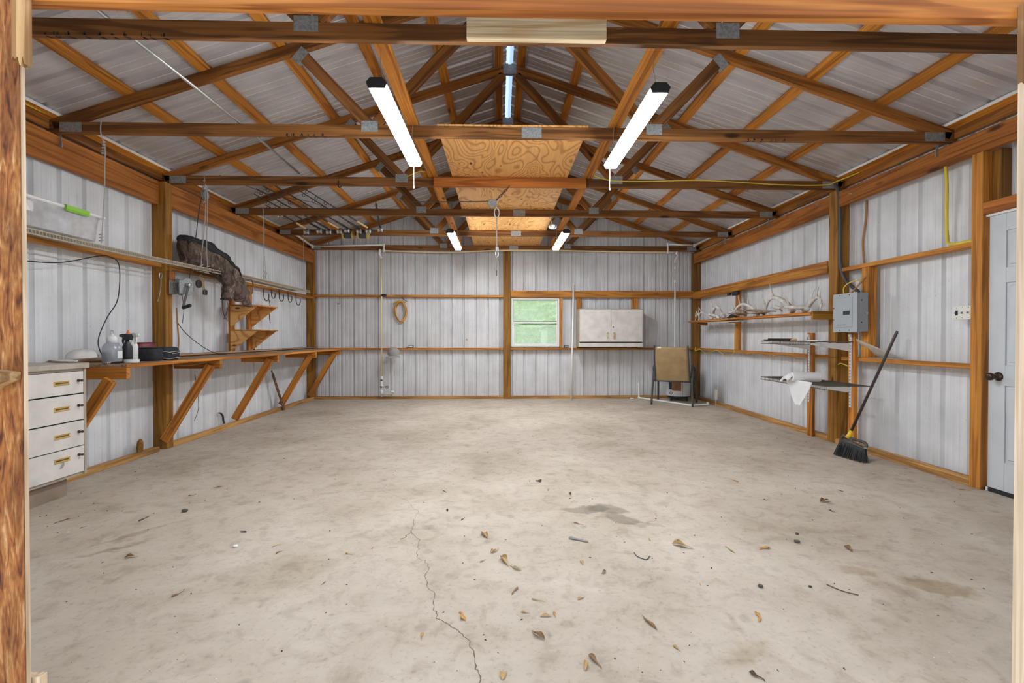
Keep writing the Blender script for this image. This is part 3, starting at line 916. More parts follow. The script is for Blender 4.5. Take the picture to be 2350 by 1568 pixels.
# ================================================================== ROOF TRUSSES
def truss(k, label, gable=False):
    y = TY[k] + .019
    root = thing('roof_truss', (XC, y, 2.757), label, 'truss', 'roof trusses')
    zb = 2.757 + .0455
    half = 3.665
    lumber('bottom_chord', (XC - half, y, zb), (XC + .15, y, zb), .038, .091, 'chord', root)
    lumber('bottom_chord', (XC + .151, y, zb), (XC + half, y, zb), .038, .091, 'chord', root)
    zt = 4.075
    th = math.atan(SLOPE)
    for s in (-1, 1):
        d = Vector((s, 0, -SLOPE)).normalized()
        n = Vector((s * SLOPE, 0, 1)).normalized()
        a = Vector((XC + s * .02, y, zt - .02 * SLOPE)) - n * .0445
        b = Vector((XC + s * 3.63, y, zt - 3.63 * SLOPE)) - n * .0445
        lumber('top_chord', a, b, .038, .089, 'truss', root, up=n)
        q = Vector((XC + s * 1.70, y, zt - 1.70 * SLOPE - .085))
        bn = Vector((XC + s * 1.145, y, 2.85))
        pk = Vector((XC + s * .07, y, 3.945))
        lumber('web', bn, q, .038, .089, 'chord', root, up=(0, 1, 0) if False else (s, 0, .5))
        lumber('web', bn + Vector((s * -.055, 0, .02)), pk, .038, .089, 'truss', root, up=(-s, 0, .5))
        gp = lambda c, w, h, ang: MB().box((-w / 2, -.0206, -h / 2), (w / 2, .0206, h / 2)).build('gusset_plate', 'galv', root, M4=Matrix.Translation(c) @ Matrix.Rotation(ang, 4, 'Y'))
        gp(Vector((XC + s * 3.475, y, 2.805)), .17, .075, 0)
        gp(Vector((bn.x, y, 2.838)), .13, .085, 0)
        gp(q + Vector((s * -.01, 0, -.03)), .075, .12, s * math.radians(-40))
    MB().box((XC - .07, y - .0207, 3.955), (XC + .07, y + .0207, 4.055)).build('gusset_plate', 'galv', root)
    MB().box((XC + .07, y - .0207, 2.76), (XC + .23, y + .0207, 2.843)).build('gusset_plate', 'galv', root)
    return root
T = []
T.append(truss(0, 'first roof truss from the opening, with a pale new board at its middle'))
T.append(truss(1, 'second roof truss from the opening, behind the near ends of the front lights'))
T.append(truss(2, 'third roof truss from the opening, with a reddish board at its middle'))
T.append(truss(3, 'fourth roof truss from the opening, next beyond the one with the reddish board'))
T.append(truss(4, 'fifth roof truss from the opening, above the bundle of fishing rods'))
T.append(truss(5, 'last roof truss, standing against the back wall'))
lumber('splice_board', (-.178, TY[0] - .021, 2.808), (.573, TY[0] - .021, 2.808), .038, .112, 'newpine', T[0], label='pale new pine board fixed over the chord splice')
lumber('splice_board', (-.70, TY[2] - .02, 2.795), (.917, TY[2] - .02, 2.795), .038, .105, 'redpine', T[2], label='reddish board fixed over the chord')
def stamp(root, y, x0, n, step, seed):
    rnd = random.Random(seed)
    mb = MB()
    x = x0
    for i in range(n):
        w = rnd.uniform(.012, .030)
        for q in range(3):
            xx = x + rnd.uniform(0, w)
            mb.box((xx, y - .0006, 2.7575), (xx + rnd.uniform(.003, .010), y + .0001, 2.7575 + rnd.uniform(.006, .020)))
            yy = y + rnd.uniform(.002, .016)
            mb.add([(xx, yy, 2.7562), (xx + .006, yy, 2.7562), (xx + .018, yy + .018, 2.7562), (xx + .010, yy + .020, 2.7562), (xx, yy, 2.7568), (xx + .006, yy, 2.7568), (xx + .018, yy + .018, 2.7568), (xx + .010, yy + .020, 2.7568)], [(3, 2, 1, 0), (4, 5, 6, 7), (0, 1, 5, 4), (1, 2, 6, 5), (2, 3, 7, 6), (3, 0, 4, 7)])
        x += step * rnd.uniform(.6, 1.4)
    mb.build('ink_stamp', 'black', root, kind='stuff', label='smudged black ink lettering')
stamp(T[0], TY[0], -2.43, 10, .065, 2)
stamp(T[1], TY[1], -1.70, 6, .06, 4)
stamp(T[1], TY[1], 2.0, 6, .065, 6)
# the hurricane ties on the side walls
for k in range(1, 6):
    for s, x, yy in ((-1, -3.49, TY[k] + .041), (1, 3.64, TY[k] + .041)):
        if s == -1 and k in (2, 5) or s == 1 and k in (2, 5): continue
        MB().box((x - .012, yy, 2.66), (x + .012, yy + .002, 2.83)).box((x - .016, yy - .003, 2.66), (x + .016, yy + .004, 2.70)).build('metal_strap', 'galv', T[k])

# long two by fours and plywood lying across the trusses
dk = thing('attic_deck', (.1, 6.2, 2.849), 'orange plywood deck lying across the middle of the trusses', 'deck')
MB().box((-1.219, -.61, 0), (1.219, .61, .016), .001).build('plywood_sheet', 'ply', dk, M4=Matrix.Translation((.105, 4.99, 2.8495)) @ Matrix.Rotation(PI / 2, 4, 'Z'))
MB().box((-1.219, -.61, 0), (1.219, .61, .016), .001).build('plywood_sheet', 'ply', dk, M4=Matrix.Translation((.125, 7.435, 2.8495)) @ Matrix.Rotation(-PI / 2, 4, 'Z'))
tag(lumber('ceiling_runner', (-.685, 2.40, 2.868), (-.745, 8.63, 2.868), .089, .038, 'purlin', None), 'long orange two by four lying on the trusses left of the plywood deck', 'board')
tag(lumber('ceiling_runner', (.92, 2.40, 2.868), (.97, 8.63, 2.868), .089, .038, 'purlin', None), 'long orange two by four lying on the trusses right of the plywood deck', 'board')
tag(MB().tube([(-2.10, 2.48, 2.862), (-2.066, 3.83, 2.86), (-2.09, 4.93, 2.862)], .011, 8).build('conduit_rod', 'steelbar', smooth=True), 'thin grey metal rod lying on the left half of the front trusses', 'rod')

# ================================================================== SHOP LIGHTS
def shop_light(x, y0, label, chain=True):
    z = 2.555
    L = 1.22
    y1 = y0 + L
    root = thing('shop_light', (x, (y0 + y1) / 2, z), label, 'light', 'hanging shop lights')
    hexa = [(-.045, 0), (.045, 0), (.058, .030), (.034, .058), (-.034, .058), (-.058, .030)]
    F = Matrix(((1, 0, 0, x), (0, 0, 1, y0 + .012), (0, 1, 0, z), (0, 0, 0, 1)))
    body = [(-.055, .030), (.055, .030), (.032, .055), (-.032, .055)]
    MB().prism(body, L - .024, F).build('housing', 'white', root)
    for yy in (y0, y1 - .012):
        MB().prism(hexa, .012, Matrix(((1, 0, 0, x), (0, 0, 1, yy), (0, 1, 0, z), (0, 0, 0, 1)))).build('end_cap', 'black', root)
    MB().prism([(-.043, -.001), (.043, -.001), (.0555, .029), (-.0555, .029)], L - .026, Matrix(((1, 0, 0, x), (0, 0, 1, y0 + .013), (0, 1, 0, z), (0, 0, 0, 1)))).build('diffuser', 'led', root)
    for yy in (y0 + .12, y1 - .12):
        MB().tube([(x, yy, z + .055), (x + .01, yy, z + .12), (x - .006, yy, z + .2), (x, yy, 2.848)], .003, 5).build('hanging_hook', 'steelbar', root)
    if chain:
        mb = MB().tube([(x - .01, y1 - .02, z + .004), (x - .01, y1 - .02, z - .165)], .003, 6)
        mb.tube([(x - .01, y1 - .02, z - .165), (x - .01, y1 - .02, z - .182)], .006, 6)
        mb.build('pull_cord', 'white', root)
    return root
shop_light(-.694, 2.645, 'lit shop light at front left, over the crack in the floor')
shop_light(.919, 2.655, 'lit shop light at front right, with a white pull cord')
shop_light(-.672, 6.31, 'lit shop light at back left, small beside the plywood', chain=False)
shop_light(.897, 6.28, 'lit shop light at back right, small beside the plywood', chain=False)

# ================================================================== LEFT SIDE: bench, cabinet, shelf
wbn = thing('workbench', (-3.26, 6.2, 0), 'long plywood workbench on slanted braces along the left wall', 'workbench')
MB().box((-2.43, -.232, -.010), (2.50, .232, .010), .002).build('bench_top', 'bench', wbn, M4=Matrix.Translation((-3.196, 6.19, .930)) @ Matrix.Rotation(PI / 2, 4, 'Z'))
board('front_edge', (-2.962, 3.755, .912), (-2.944, 8.70, .941), 'brace', wbn)
board('back_ledger', (-3.56, 3.76, .953), (-3.4285, 4.882, .972), 'bench', wbn)
board('back_ledger', (-3.56, 4.99, .953), (-3.4285, 8.69, .972), 'bench', wbn)
for i, y in enumerate((3.76, 4.99, 6.26, 7.55, 8.655)):
    x0 = -2.95
    board('arm', (-3.43, y, .822), (x0, y + .038, .9195), 'brace', wbn)
    yb_ = y - .002
    if i == 0:
        lumber('brace', (-3.06, yb_ - .019, .82), (-3.40, yb_ - .019, .30), .038, .089, 'brace', wbn, up=(1, 0, 0))
    else:
        lumber('brace', (-3.035, yb_ - .019, .86), (-3.455, yb_ - .105, .085), .038, .089, 'brace', wbn, up=(1, 0, .3))
        # the foot rests on the kick board

cb = thing('drawer_cabinet', (-3.32, 3.0, 0), 'cream four drawer cabinet with brass pulls at the left edge', 'cabinet')
CX = -3.09
bm_ = MB()
bm_.box((-3.555, 2.45, .14), (CX - .012, 2.468, .925)).box((-3.555, 3.536, .14), (CX + .004, 3.556, .925), .001)
bm_.box((-3.555, 2.468, .14), (CX - .012, 3.536, .158)).box((-3.555, 2.468, .158), (-3.545, 3.536, .925))
bm_.box((CX - .03, 2.468, .908), (CX - .002, 3.536, .925)).box((-3.555, 2.97, .158), (CX - .013, 2.99, .908))
bm_.build('carcass', 'creamdk', cb)
MB().box((-3.53, 2.47, 0), (CX - .065, 3.47, .139), .001).build('toe_kick', 'kick', cb)
MB().box((-3.56, 2.44, .926), (CX + .028, 3.560, .965), .004).build('countertop', 'taupe', cb)
for col_y in ((2.472, 2.978), (2.984, 3.533)):
    for i, (a, b) in enumerate(((.163, .352), (.359, .541), (.550, .736), (.745, .905))):
        ym = (col_y[0] + col_y[1]) / 2 + .10
        dr = MB().box((CX - .014, col_y[0], a), (CX + .004, col_y[1], b), .002).build('drawer', 'cream', cb)
        zm = (a + b) / 2 + (.03 if i == 0 else .005)
        h = MB().box((CX + .0042, ym - .058, zm - .014), (CX + .007, ym + .058, zm + .014), .002)
        h.box((CX + .0072, ym - .058, zm - .014), (CX + .012, ym + .058, zm - .009), .001).box((CX + .0072, ym - .058, zm + .009), (CX + .012, ym + .058, zm + .014), .001)
        h.build('drawer_pull', 'gold', dr)
        MB().box((CX + .0072, ym - .048, zm - .004), (CX + .0085, ym + .048, zm + .004)).build('pull_recess', 'rust', dr)
        MB().lathe([(.010, 0), (.010, .010), (.005, .012), (.005, .022), (.009, .024), (.009, .030)], 12, Matrix.Translation((CX + .004, col_y[1] - .045, zm + .008)) @ Matrix.Rotation(PI / 2, 4, 'Y')).build('drawer_lock', 'bronze', dr)
        if i == 0 and col_y[0] > 2.9:
            MB().tube([(CX + .014, ym + .004, zm - .012), (CX + .018, ym - .004, zm - .03), (CX + .012, ym - .012, zm - .052)], [.003, .005, .006], 6).build('hanging_key', 'steelbar', dr)

# things standing on the bench and counter
def cap(name, F, mat, label, rs=1.0):
    """a ball cap; local +X is where the bill points, Z up through the crown"""
    root = empty(name, F.translation)
    WM[root.name] = F.copy(); root.matrix_basis = F
    tag(root, label, 'cap')
    def crown(u, v):
        a = 2 * PI * u; b = v * PI / 2
        r = .088 * math.cos(b) ** .75
        return (r * 1.08 * math.cos(a) * rs, r * math.sin(a) * rs, (.105 * math.sin(b) + .004) * rs)
    MB().grid(crown, 20, 7).build('crown', mat, root, smooth=True, M4=F)
    def bill(u, v):
        a = (u - .5) * 2.0
        r = .088 + .075 * v * math.cos((u - .5) * 2.6) ** .6
        return (r * math.cos(a) * rs * 1.03, r * math.sin(a) * rs, (.006 - .022 * (abs(u - .5) * 2) ** 2 - .012 * v) * rs)
    MB().grid(bill, 16, 4, .003).build('bill', mat, root, smooth=True, M4=F)
    def gap(u, v):
        a = PI + (u - .5) * 1.1; b = .02 + .42 * v * math.cos((u - .5) * 2.6)
        r = .0895 * math.cos(b) ** .75
        return (r * 1.085 * math.cos(a) * rs, r * math.sin(a) * rs, (.105 * math.sin(b) + .005) * rs)
    MB().grid(gap, 10, 4).build('back_opening', 'black', root, smooth=True, M4=F)
    MB().lathe([(.006, 0), (.007, .003), (.003, .006)], 8, Matrix.Translation((0, 0, .107 * rs))).build('button', mat, root, M4=F)
    return root
cap('cap', Matrix.Translation((-3.235, 3.69, .990)) @ Matrix.Rotation(math.radians(-112), 4, 'Z') @ Matrix.Rotation(math.radians(3), 4, 'Y') @ Matrix.Diagonal((1.05, .85, .66, 1)), 'whitecloth', 'off white cap lying on the counter beside the grey sprayer')

def bottle_lathe(name, x, y, z, prof, mat, root, n=18, label=None):
    return MB().lathe(prof, n, Matrix()).build(name, mat, root, smooth=True, M4=Matrix.Translation((x, y, z)), label=label)
zt = .9405
t = thing('sprayer', (-3.20, 3.93, zt), 'cloudy pump sprayer tank on the bench end, beside the off white cap', 'sprayer')
bottle_lathe('tank', -3.20, 3.93, zt, [(.060, 0), (.066, .01), (.066, .115), (.062, .14), (.045, .162), (.036, .170), (.034, .20), (.030, .21)], 'milky', t)
bottle_lathe('contents', -3.20, 3.93, zt, [(.058, .002), (.063, .01), (.063, .095)], 'greycloth', t)
bottle_lathe('neck', -3.20, 3.93, zt + .165, [(.037, 0), (.037, .045), (.026, .062), (.012, .066), (.010, .078)], 'white', t)
MB().tube(arc((-3.20, 3.93, zt + .252), .018, 0, 2 * PI, 12, (0, 1, 0))[:-1], .003, 5, closed=True).build('pump_handle', 'steelbar', t)
MB().box((-3.139, 3.905, zt + .04), (-3.134, 3.955, zt + .10), .002).build('label', 'white', t)

def trigger_bottle(x, y, label, body, head, nozzle, hgt, yaw, rb=.042):
    root = thing('spray_bottle', (x, y, zt), label, 'spray bottle')
    F = Matrix.Translation((x, y, zt)) @ Matrix.Rotation(yaw, 4, 'Z')
    MB().lathe([(rb * .95, 0), (rb, .008), (rb, hgt * .52), (rb * .9, hgt * .60), (rb * .42, hgt * .74), (rb * .38, hgt * .80)], 16).build('bottle', body, root, smooth=True, M4=F)
    h = MB().prism([(-.035, 0), (.012, 0), (.020, .022), (.062, .030), (.062, .048), (.022, .056), (-.030, .050), (-.044, .030)], .030, Matrix.Translation((0, .015, hgt * .80)) @ Matrix.Rotation(PI / 2, 4, 'X'))
    h.build('spray_head', head, root, M4=F)
    MB().prism([(.028, .030), (.040, .030), (.046, -.010), (.034, -.040), (.028, -.038), (.036, -.008)], .014, Matrix.Translation((0, .007, hgt * .80)) @ Matrix.Rotation(PI / 2, 4, 'X')).build('trigger', head, root, M4=F)
    if nozzle:
        MB().lathe([(.014, 0), (.013, .012), (.006, .028), (.004, .034)], 10, Matrix.Translation((-.01, 0, hgt * .80 + .052))).build('nozzle', nozzle, root, M4=F)
    else:
        MB().lathe([(.010, 0), (.010, .012)], 10, Matrix.Translation((.062, 0, hgt * .80 + .039)) @ Matrix.Rotation(PI / 2, 4, 'Y')).build('nozzle', head, root, M4=F)
trigger_bottle(-3.155, 4.03, 'black spray bottle with an orange tip on the bench', 'black', 'black', 'orange', .235, math.radians(170), .036)
trigger_bottle(-3.21, 4.165, 'white trigger spray bottle behind the black one on the bench', 'white', 'white', None, .245, math.radians(-20), .036)
t = thing('lid', (-3.045, 3.93, zt), 'flat white round lid on the front of the bench', 'lid')
bottle_lathe('disc', -3.045, 3.935, zt, [(.046, 0), (.052, .004), (.052, .026), (.048, .030), (.02, .031)], 'white', t)
MB().lathe([(.052, 0), (.0535, .002), (.0535, .006), (.052, .008)], 18, cap=False).build('rim', 'white', t, M4=Matrix.Translation((-3.045, 3.935, zt + .022)))
def pouch(x0, x1, y0, y1, h, label, piping=True, name='pouch', mat='blackcloth', z=zt):
    root = thing(name, ((x0 + x1) / 2, (y0 + y1) / 2, z), label, 'bag')
    def body(u, v):
        a = 2 * PI * u
        k = math.sin(PI * min(max(v, .001), .999)) ** .35
        cx, cy = (x0 + x1) / 2, (y0 + y1) / 2
        c, s_ = math.cos(a), math.sin(a)
        ex = abs(c) ** .55 * (1 if c > 0 else -1); ey = abs(s_) ** .55 * (1 if s_ > 0 else -1)
        return (cx + ex * (x1 - x0) / 2 * (.75 + .25 * k), cy + ey * (y1 - y0) / 2 * (.82 + .18 * k), z + h * v + .004 * math.sin(5 * a))
    mb = MB().grid(body, 28, 8)
    mb.add([body(i / 28, 1) for i in range(28)], [tuple(range(28))])
    mb.add([body(i / 28, 0) for i in range(28)], [tuple(range(28))[::-1]])
    mb.build('body', mat, root, smooth=True)
    if piping:
        for v in (.12, .66):
            MB().tube([Vector(body(i / 28, v)) * 1.0 + Vector((.002, -.002, 0)) for i in range(28)], .0032, 5, closed=True).build('piping', 'greycord', root)
        MB().tube(smooth_path([(x1 + .004, y0 + .02, z + h * .66), (x1 + .008, (y0 + y1) / 2, z + h * .5), (x1 + .006, y1 - .04, z + h * .64)], 4), .003, 5).build('zip', 'greycord', root)
        MB().box((x1 + .004, (y0 + y1) / 2 - .03, z + h * .44), (x1 + .009, (y0 + y1) / 2 - .022, z + h * .52), .001).build('zip_pull', 'steelbar', root)
    else:
        MB().box((x0 + .01, y0 + .01, z + h), (x1 - .01, y1 - .01, z + h + .006), .003).build('flap', mat, root)
    return root
pouch(-3.25, -3.075, 4.212, 4.375, .115, 'black boxy lunch bag between the spray bottles and the piped pouch', piping=False, name='lunch_bag')
pouch(-3.25, -3.09, 4.385, 4.62, .118, 'black pouch with pale piping and a zip, against the post on the bench')
pouch(-3.40, -3.27, 4.33, 4.55, .160, 'dark red box shaped case behind the black lunch bag', piping=False, name='case', mat='red')
t = thing('pliers', (-3.12, 3.80, zt), 'small grey pliers lying below the cap bill on the bench end', 'pliers')
MB().tube([(-3.12, 3.80, zt + .010), (-3.10, 3.86, zt + .010), (-3.09, 3.92, zt + .010)], [.007, .009, .005], 6).build('handle', 'black', t)
MB().tube([(-3.125, 3.80, zt + .012), (-3.13, 3.86, zt + .012), (-3.10, 3.93, zt + .012)], [.007, .009, .005], 6).build('handle', 'steelbar', t)
MB().box((-3.14, 3.765, zt + .004), (-3.10, 3.80, zt + .018), .004).build('jaw', 'steelbar', t)

# wire shelf along the left wall with the ties that hold it
def wire_shelf(y0, y1, z, label, x0=-3.50, x1=-3.20, sag=0.0):
    root = thing('wire_shelf', ((x0 + x1) / 2, (y0 + y1) / 2, z), label, 'shelf', None)
    zz = lambda y: z - sag * math.sin(PI * (y - y0) / (y1 - y0))
    n = int((y1 - y0) / .0254)
    mb = MB()
    for i in range(n + 1):
        y = y0 + (y1 - y0) * i / n
        mb.tube([(x0, y, zz(y)), (x1, y, zz(y)), (x1 + .003, y, zz(y) - .034)], .0022, 4)
    mb.build('cross_wires', 'wirecoat', root, kind='stuff')
    seg = 12
    for name, x, dz, r in (('front_rail', x1 + .003, -.036, .0042), ('front_rail', x1, -.004, .0042), ('rear_rail', x0, -.004, .004), ('middle_rail', (x0 + x1) / 2, -.005, .004)):
        MB().tube([(x, y0 + (y1 - y0) * i / seg, zz(y0 + (y1 - y0) * i / seg) + dz) for i in range(seg + 1)], r, 5).build(name, 'wirecoat', root)
    return root
ws1 = wire_shelf(2.0, 5.45, 1.915, 'near tan wire shelf along the left wall, holding the clear tote', sag=.018)
ws2 = wire_shelf(5.62, 7.95, 1.935, 'far tan wire shelf along the left wall, past the camouflage garment')
def hanger(name, pts, root, r=.0042, mat='greycord'):
    MB().tube(smooth_path(pts, 3), r, 5).build(name, mat, root)
hanger('hanging_wire', [(-3.13, TY[1] - .004, 2.86), (-3.135, TY[1] - .005, 2.76), (-3.128, 3.79, 2.66), (-3.14, 3.80, 2.5), (-3.16, 3.82, 2.3), (-3.195, 3.83, 1.91)], ws1)
for i in range(5):
    MB().tube(arc((-3.135 - .002 * i, 3.79, 2.70 - .022 * i), .010, 0, 2 * PI, 8, (1, 0, .3), (0, 1, 0))[:-1], .0035, 5, closed=True).build('wire_twist', 'steelbar', ws1)
for i in range(3):
    MB().tube(arc((-3.197, 3.832, 1.93 + .025 * i), .012, 0, 2 * PI, 8, (1, 0, .3), (0, 1, .2))[:-1], .0035, 5, closed=True).build('wire_twist', 'greycord', ws1)
hanger('hanging_cord', [(-3.10, TY[2] - .004, 2.85), (-3.09, 4.99, 2.74), (-3.12, 5.03, 2.4), (-3.17, 5.06, 2.1), (-3.197, 5.08, 1.90)], ws1)
hanger('hanging_cord', [(-3.105, TY[2] - .005, 2.80), (-3.10, 5.03, 2.70), (-3.13, 5.08, 2.4), (-3.18, 5.15, 2.1), (-3.197, 5.19, 1.90)], ws1)
for yy in (5.085, 5.195):
    MB().tube(arc((-3.197, yy, 1.925), .016, 0, 2 * PI, 8, (0, 1, .4), (1, 0, .2))[:-1], .004, 5, closed=True).build('knot', 'greycord', ws1)
hanger('hanging_wire', [(-3.10, TY[3] - .004, 2.85), (-3.10, 6.21, 2.70), (-3.14, 6.28, 2.4), (-3.197, 6.40, 1.93)], ws2, .003)
hanger('hanging_wire', [(-3.095, TY[3] - .004, 2.82), (-3.10, 6.23, 2.65), (-3.15, 6.33, 2.3), (-3.197, 6.47, 1.93)], ws2, .003)
for yy in (6.40, 6.45):
    MB().tube(smooth_path([(-3.197, yy, 2.06), (-3.19, yy + .02, 2.02), (-3.20, yy - .01, 1.98), (-3.19, yy + .02, 1.94)], 4), .005, 5).build('wire_twist', 'greycord', ws2)
hanger('hanging_wire', [(-3.08, TY[4] - .004, 2.85), (-3.09, 7.43, 2.6), (-3.16, 7.6, 2.3), (-3.197, 7.72, 1.94)], ws2, .003)

# clear tote with a white lid and green latch
t = thing('storage_tote', (-3.33, 3.56, 1.915), 'clear plastic tote with white lid and green latch on the wire shelf', 'box')
TY0, TY1, TX0, TX1 = 3.19, 3.855, -3.50, -3.20
def tote(u, v):
    k = .93 + .07 * v
    a = 2 * PI * u
    c, s_ = math.cos(a), math.sin(a)
    ex = (abs(c) ** .28) * (1 if c > 0 else -1); ey = (abs(s_) ** .28) * (1 if s_ > 0 else -1)
    return ((TX0 + TX1) / 2 + ex * (TX1 - TX0) / 2 * k, (TY0 + TY1) / 2 + ey * (TY1 - TY0) / 2 * k, 1.919 + .185 * v)
mb = MB().grid(tote, 40, 6)
mb.add([tote(i / 40, 0) for i in range(40)], [tuple(range(40))[::-1]])
mb.build('bin', 'clear', t, smooth=True)
ld = MB().box((TX0 - .012, TY0 - .016, 2.104), (TX1 + .012, TY1 + .016, 2.128), .008)
ld.box((TX0 + .02, TY0 + .03, 2.128), (TX1 - .02, TY1 - .03, 2.136), .003)
ld.build('lid', 'white', t)
MB().prism([(0, 0), (.020, -.004), (.020, -.030), (.012, -.046), (.006, -.046), (0, -.02)], .19, Matrix.Translation((TX1 + .008, 3.70, 2.131)) @ Matrix.Rotation(PI / 2, 4, 'X')).build('latch', 'green', t)
MB().box((TX1 - .015, 3.25, 2.02), (TX1 - .008, 3.30, 2.09), .004).build('handle_rib', 'white', t)
MB().box((-3.46, 3.42, 1.925), (-3.25, 3.74, 2.03), .01).build('contents', 'greycord', t)
MB().box((-3.245, 3.44, 1.96), (-3.235, 3.58, 2.06), .003).build('paper_insert', 'milky', t)

# camouflage garment slumped over the shelf end
t = thing('camouflage_garment', (-3.25, 5.5, 1.62), 'brown camouflage garment with black lining slumped over the wire shelf', 'clothes')
SP = smooth_path([(-3.33, 5.00, 2.06), (-3.32, 5.14, 2.075), (-3.31, 5.34, 2.05), (-3.28, 5.50, 2.00), (-3.23, 5.62, 1.91), (-3.19, 5.71, 1.80), (-3.17, 5.78, 1.70), (-3.16, 5.83, 1.62)], 4)
SR = [.140, .158, .160, .150, .140, .130, .120, .110]
def along(u):
    f = u * (len(SP) - 1); i = min(int(f), len(SP) - 2); w = f - i
    g = u * (len(SR) - 1); j = min(int(g), len(SR) - 2); q = g - j
    return SP[i] * (1 - w) + SP[i + 1] * w, (SP[i + 1] - SP[i]).normalized(), SR[j] * (1 - q) + SR[j + 1] * q
def sack(u, v, out=0.0):
    c, tn, r = along(min(max(u, 0), 1))
    a = 2 * PI * v
    sx = Vector((1, 0, 0)); sz = tn.cross(sx).normalized(); sx = sz.cross(tn).normalized()
    e = min(1, max(0, u) / .035) ** .3 * min(1, max(0, 1 - u) / .04) ** .4
    f = 1 + .20 * noise.noise(Vector((u * 8, math.cos(a) * 1.5, math.sin(a) * 1.5))) + .07 * noise.noise(Vector((u * 30, math.cos(a) * 3, math.sin(a) * 3))) + .05 * math.sin(u * 26 + 4 * math.cos(a))
    ca, sa = math.cos(a), math.sin(a)
    ca = abs(ca) ** .75 * (1 if ca > 0 else -1); sa = abs(sa) ** .75 * (1 if sa > 0 else -1)
    q = c + sx * ca * (r * .62 * e * f + out) + sz * sa * (r * e * f + out)
    return (max(q.x, -3.53), q.y, max(q.z, 1.925) if q.y < 5.45 else q.z)
MB().grid(sack, 56, 30).build('body', 'camo', t, smooth=True)
VT = max((sack(.3, k / 40)[2], k / 40) for k in range(40))[1]
def lining(u, v):
    return sack(.012 + .66 * u, VT + (v - .42) * (.26 + .10 * math.sin(PI * u)) , .007 + .004 * math.sin(u * 30))
MB().grid(lining, 34, 8, .006).build('lining', 'blackcloth', t, smooth=True)
for k in (.12, .30):
    MB().tube([Vector(sack(.30 + .36 * i / 14, VT + (k - .30) * .5, .016)) for i in range(15)], .004, 5).build('strap', 'charcoal', t)
def sleeve(name, pts, rad, mat='camo'):
    P = smooth_path(pts, 4)
    R_ = [rad[0] + (rad[1] - rad[0]) * i / (len(P) - 1) for i in range(len(P))]
    mb = MB()
    def f(u, v):
        i = min(int(u * (len(P) - 1)), len(P) - 2); w = u * (len(P) - 1) - i
        c = P[i] * (1 - w) + P[i + 1] * w
        a = 2 * PI * v
        r = (R_[i] * (1 - w) + R_[i + 1] * w) * (1 if u < .97 else max(.02, (1 - u) / .03) ** .5) * (1 + .22 * noise.noise(Vector((u * 10, math.cos(a), math.sin(a) + 4))))
        return (c.x + r * .6 * math.cos(a), c.y + r * math.sin(a), c.z)
    mb.grid(f, 32, 18)
    mb.build(name, mat, t, smooth=True)
sleeve('sleeve', [(-3.20, 5.52, 1.90), (-3.175, 5.54, 1.80), (-3.165, 5.52, 1.70), (-3.16, 5.49, 1.60)], (.095, .085))
sleeve('sleeve', [(-3.19, 5.70, 1.86), (-3.16, 5.76, 1.74), (-3.15, 5.84, 1.63), (-3.15, 5.92, 1.53)], (.10, .07))
MB().box((-3.19, 5.40, 1.583), (-3.14, 5.56, 1.598), .004).build('cuff', 'blackcloth', t)
MB().tube(smooth_path([(-3.16, 5.40, 1.59), (-3.155, 5.385, 1.50), (-3.155, 5.42, 1.40), (-3.155, 5.46, 1.36)], 4), .0035, 5).build('drawstring', 'cord', t)
MB().tube(smooth_path([(-3.155, 5.47, 1.59), (-3.15, 5.485, 1.50), (-3.152, 5.44, 1.40), (-3.152, 5.40, 1.36)], 4), .0035, 5).build('drawstring', 'cord', t)
MB().tube(smooth_path([(-3.13, 5.88, 1.86), (-3.12, 5.93, 1.88), (-3.115, 5.97, 1.82), (-3.12, 5.96, 1.70)], 4), .004, 5).build('drawstring', 'cord', t)

# hand winch on the post, its cable to the pulley above, and the cables below
t = thing('hand_winch', (-3.40, 4.93, 1.66), 'grey hand winch with a black crank on the left post', 'winch')
wx = -3.398
MB().box((wx - .0005, 4.885, 1.60), (wx + .006, 4.985, 1.74), .003).build('mount_plate', 'galv', t)
Rw = Matrix.Translation((wx + .02, 5.03, 1.69)) @ Matrix.Rotation(PI / 2, 4, 'Y')
MB().lathe([(.092, -.012), (.095, -.006), (.095, .0), (.055, .006), (.055, .06), (.095, .066), (.095, .072), (.09, .076)], 22, Rw).build('drum', 'galv', t, smooth=False)
MB().prism([(-.13, -.075), (.03, -.075), (.07, -.03), (.05, .055), (-.05, .075), (-.13, .06)], .006, Matrix.Translation((wx + .10, 5.02, 1.68)) @ Matrix.Rotation(PI / 2, 4, 'Z') @ Matrix.Rotation(PI / 2, 4, 'X') @ Matrix.Translation((0, 0, -.006))).build('side_plate', 'galv', t)
MB().lathe([(.022, 0), (.022, .03), (.010, .034)], 12, Matrix.Translation((wx + .106, 5.00, 1.70)) @ Matrix.Rotation(PI / 2, 4, 'Y')).build('hub', 'steelbar', t)
lumber('crank_arm', (wx + .125, 5.00, 1.71), (wx + .125, 4.90, 1.45), .030, .010, 'charcoal', t, up=(1, 0, 0))
MB().lathe([(.013, 0), (.018, .006), (.018, .085), (.012, .092)], 12, Matrix.Translation((wx + .12, 4.905, 1.455)) @ Matrix.Rotation(math.radians(70), 4, 'Y')).build('crank_grip', 'black', t, smooth=True)
MB().tube(smooth_path([(wx + .05, 5.10, 1.72), (-3.30, 5.13, 2.10), (-3.20, 5.06, 2.52), (-3.14, 5.03, 2.66)], 4), .004, 5).build('cable', 'cord', t)
t = thing('pulley_block', (-3.135, 5.035, 2.69), 'dull metal pulley block hung under the third truss on the left', 'pulley')
MB().lathe([(.050, -.012), (.050, -.006), (.038, 0), (.050, .006), (.050, .012)], 18, Matrix.Translation((-3.13, 5.05, 2.665)) @ Matrix.Rotation(PI / 2, 4, 'Y')).build('wheel', 'galv', t)
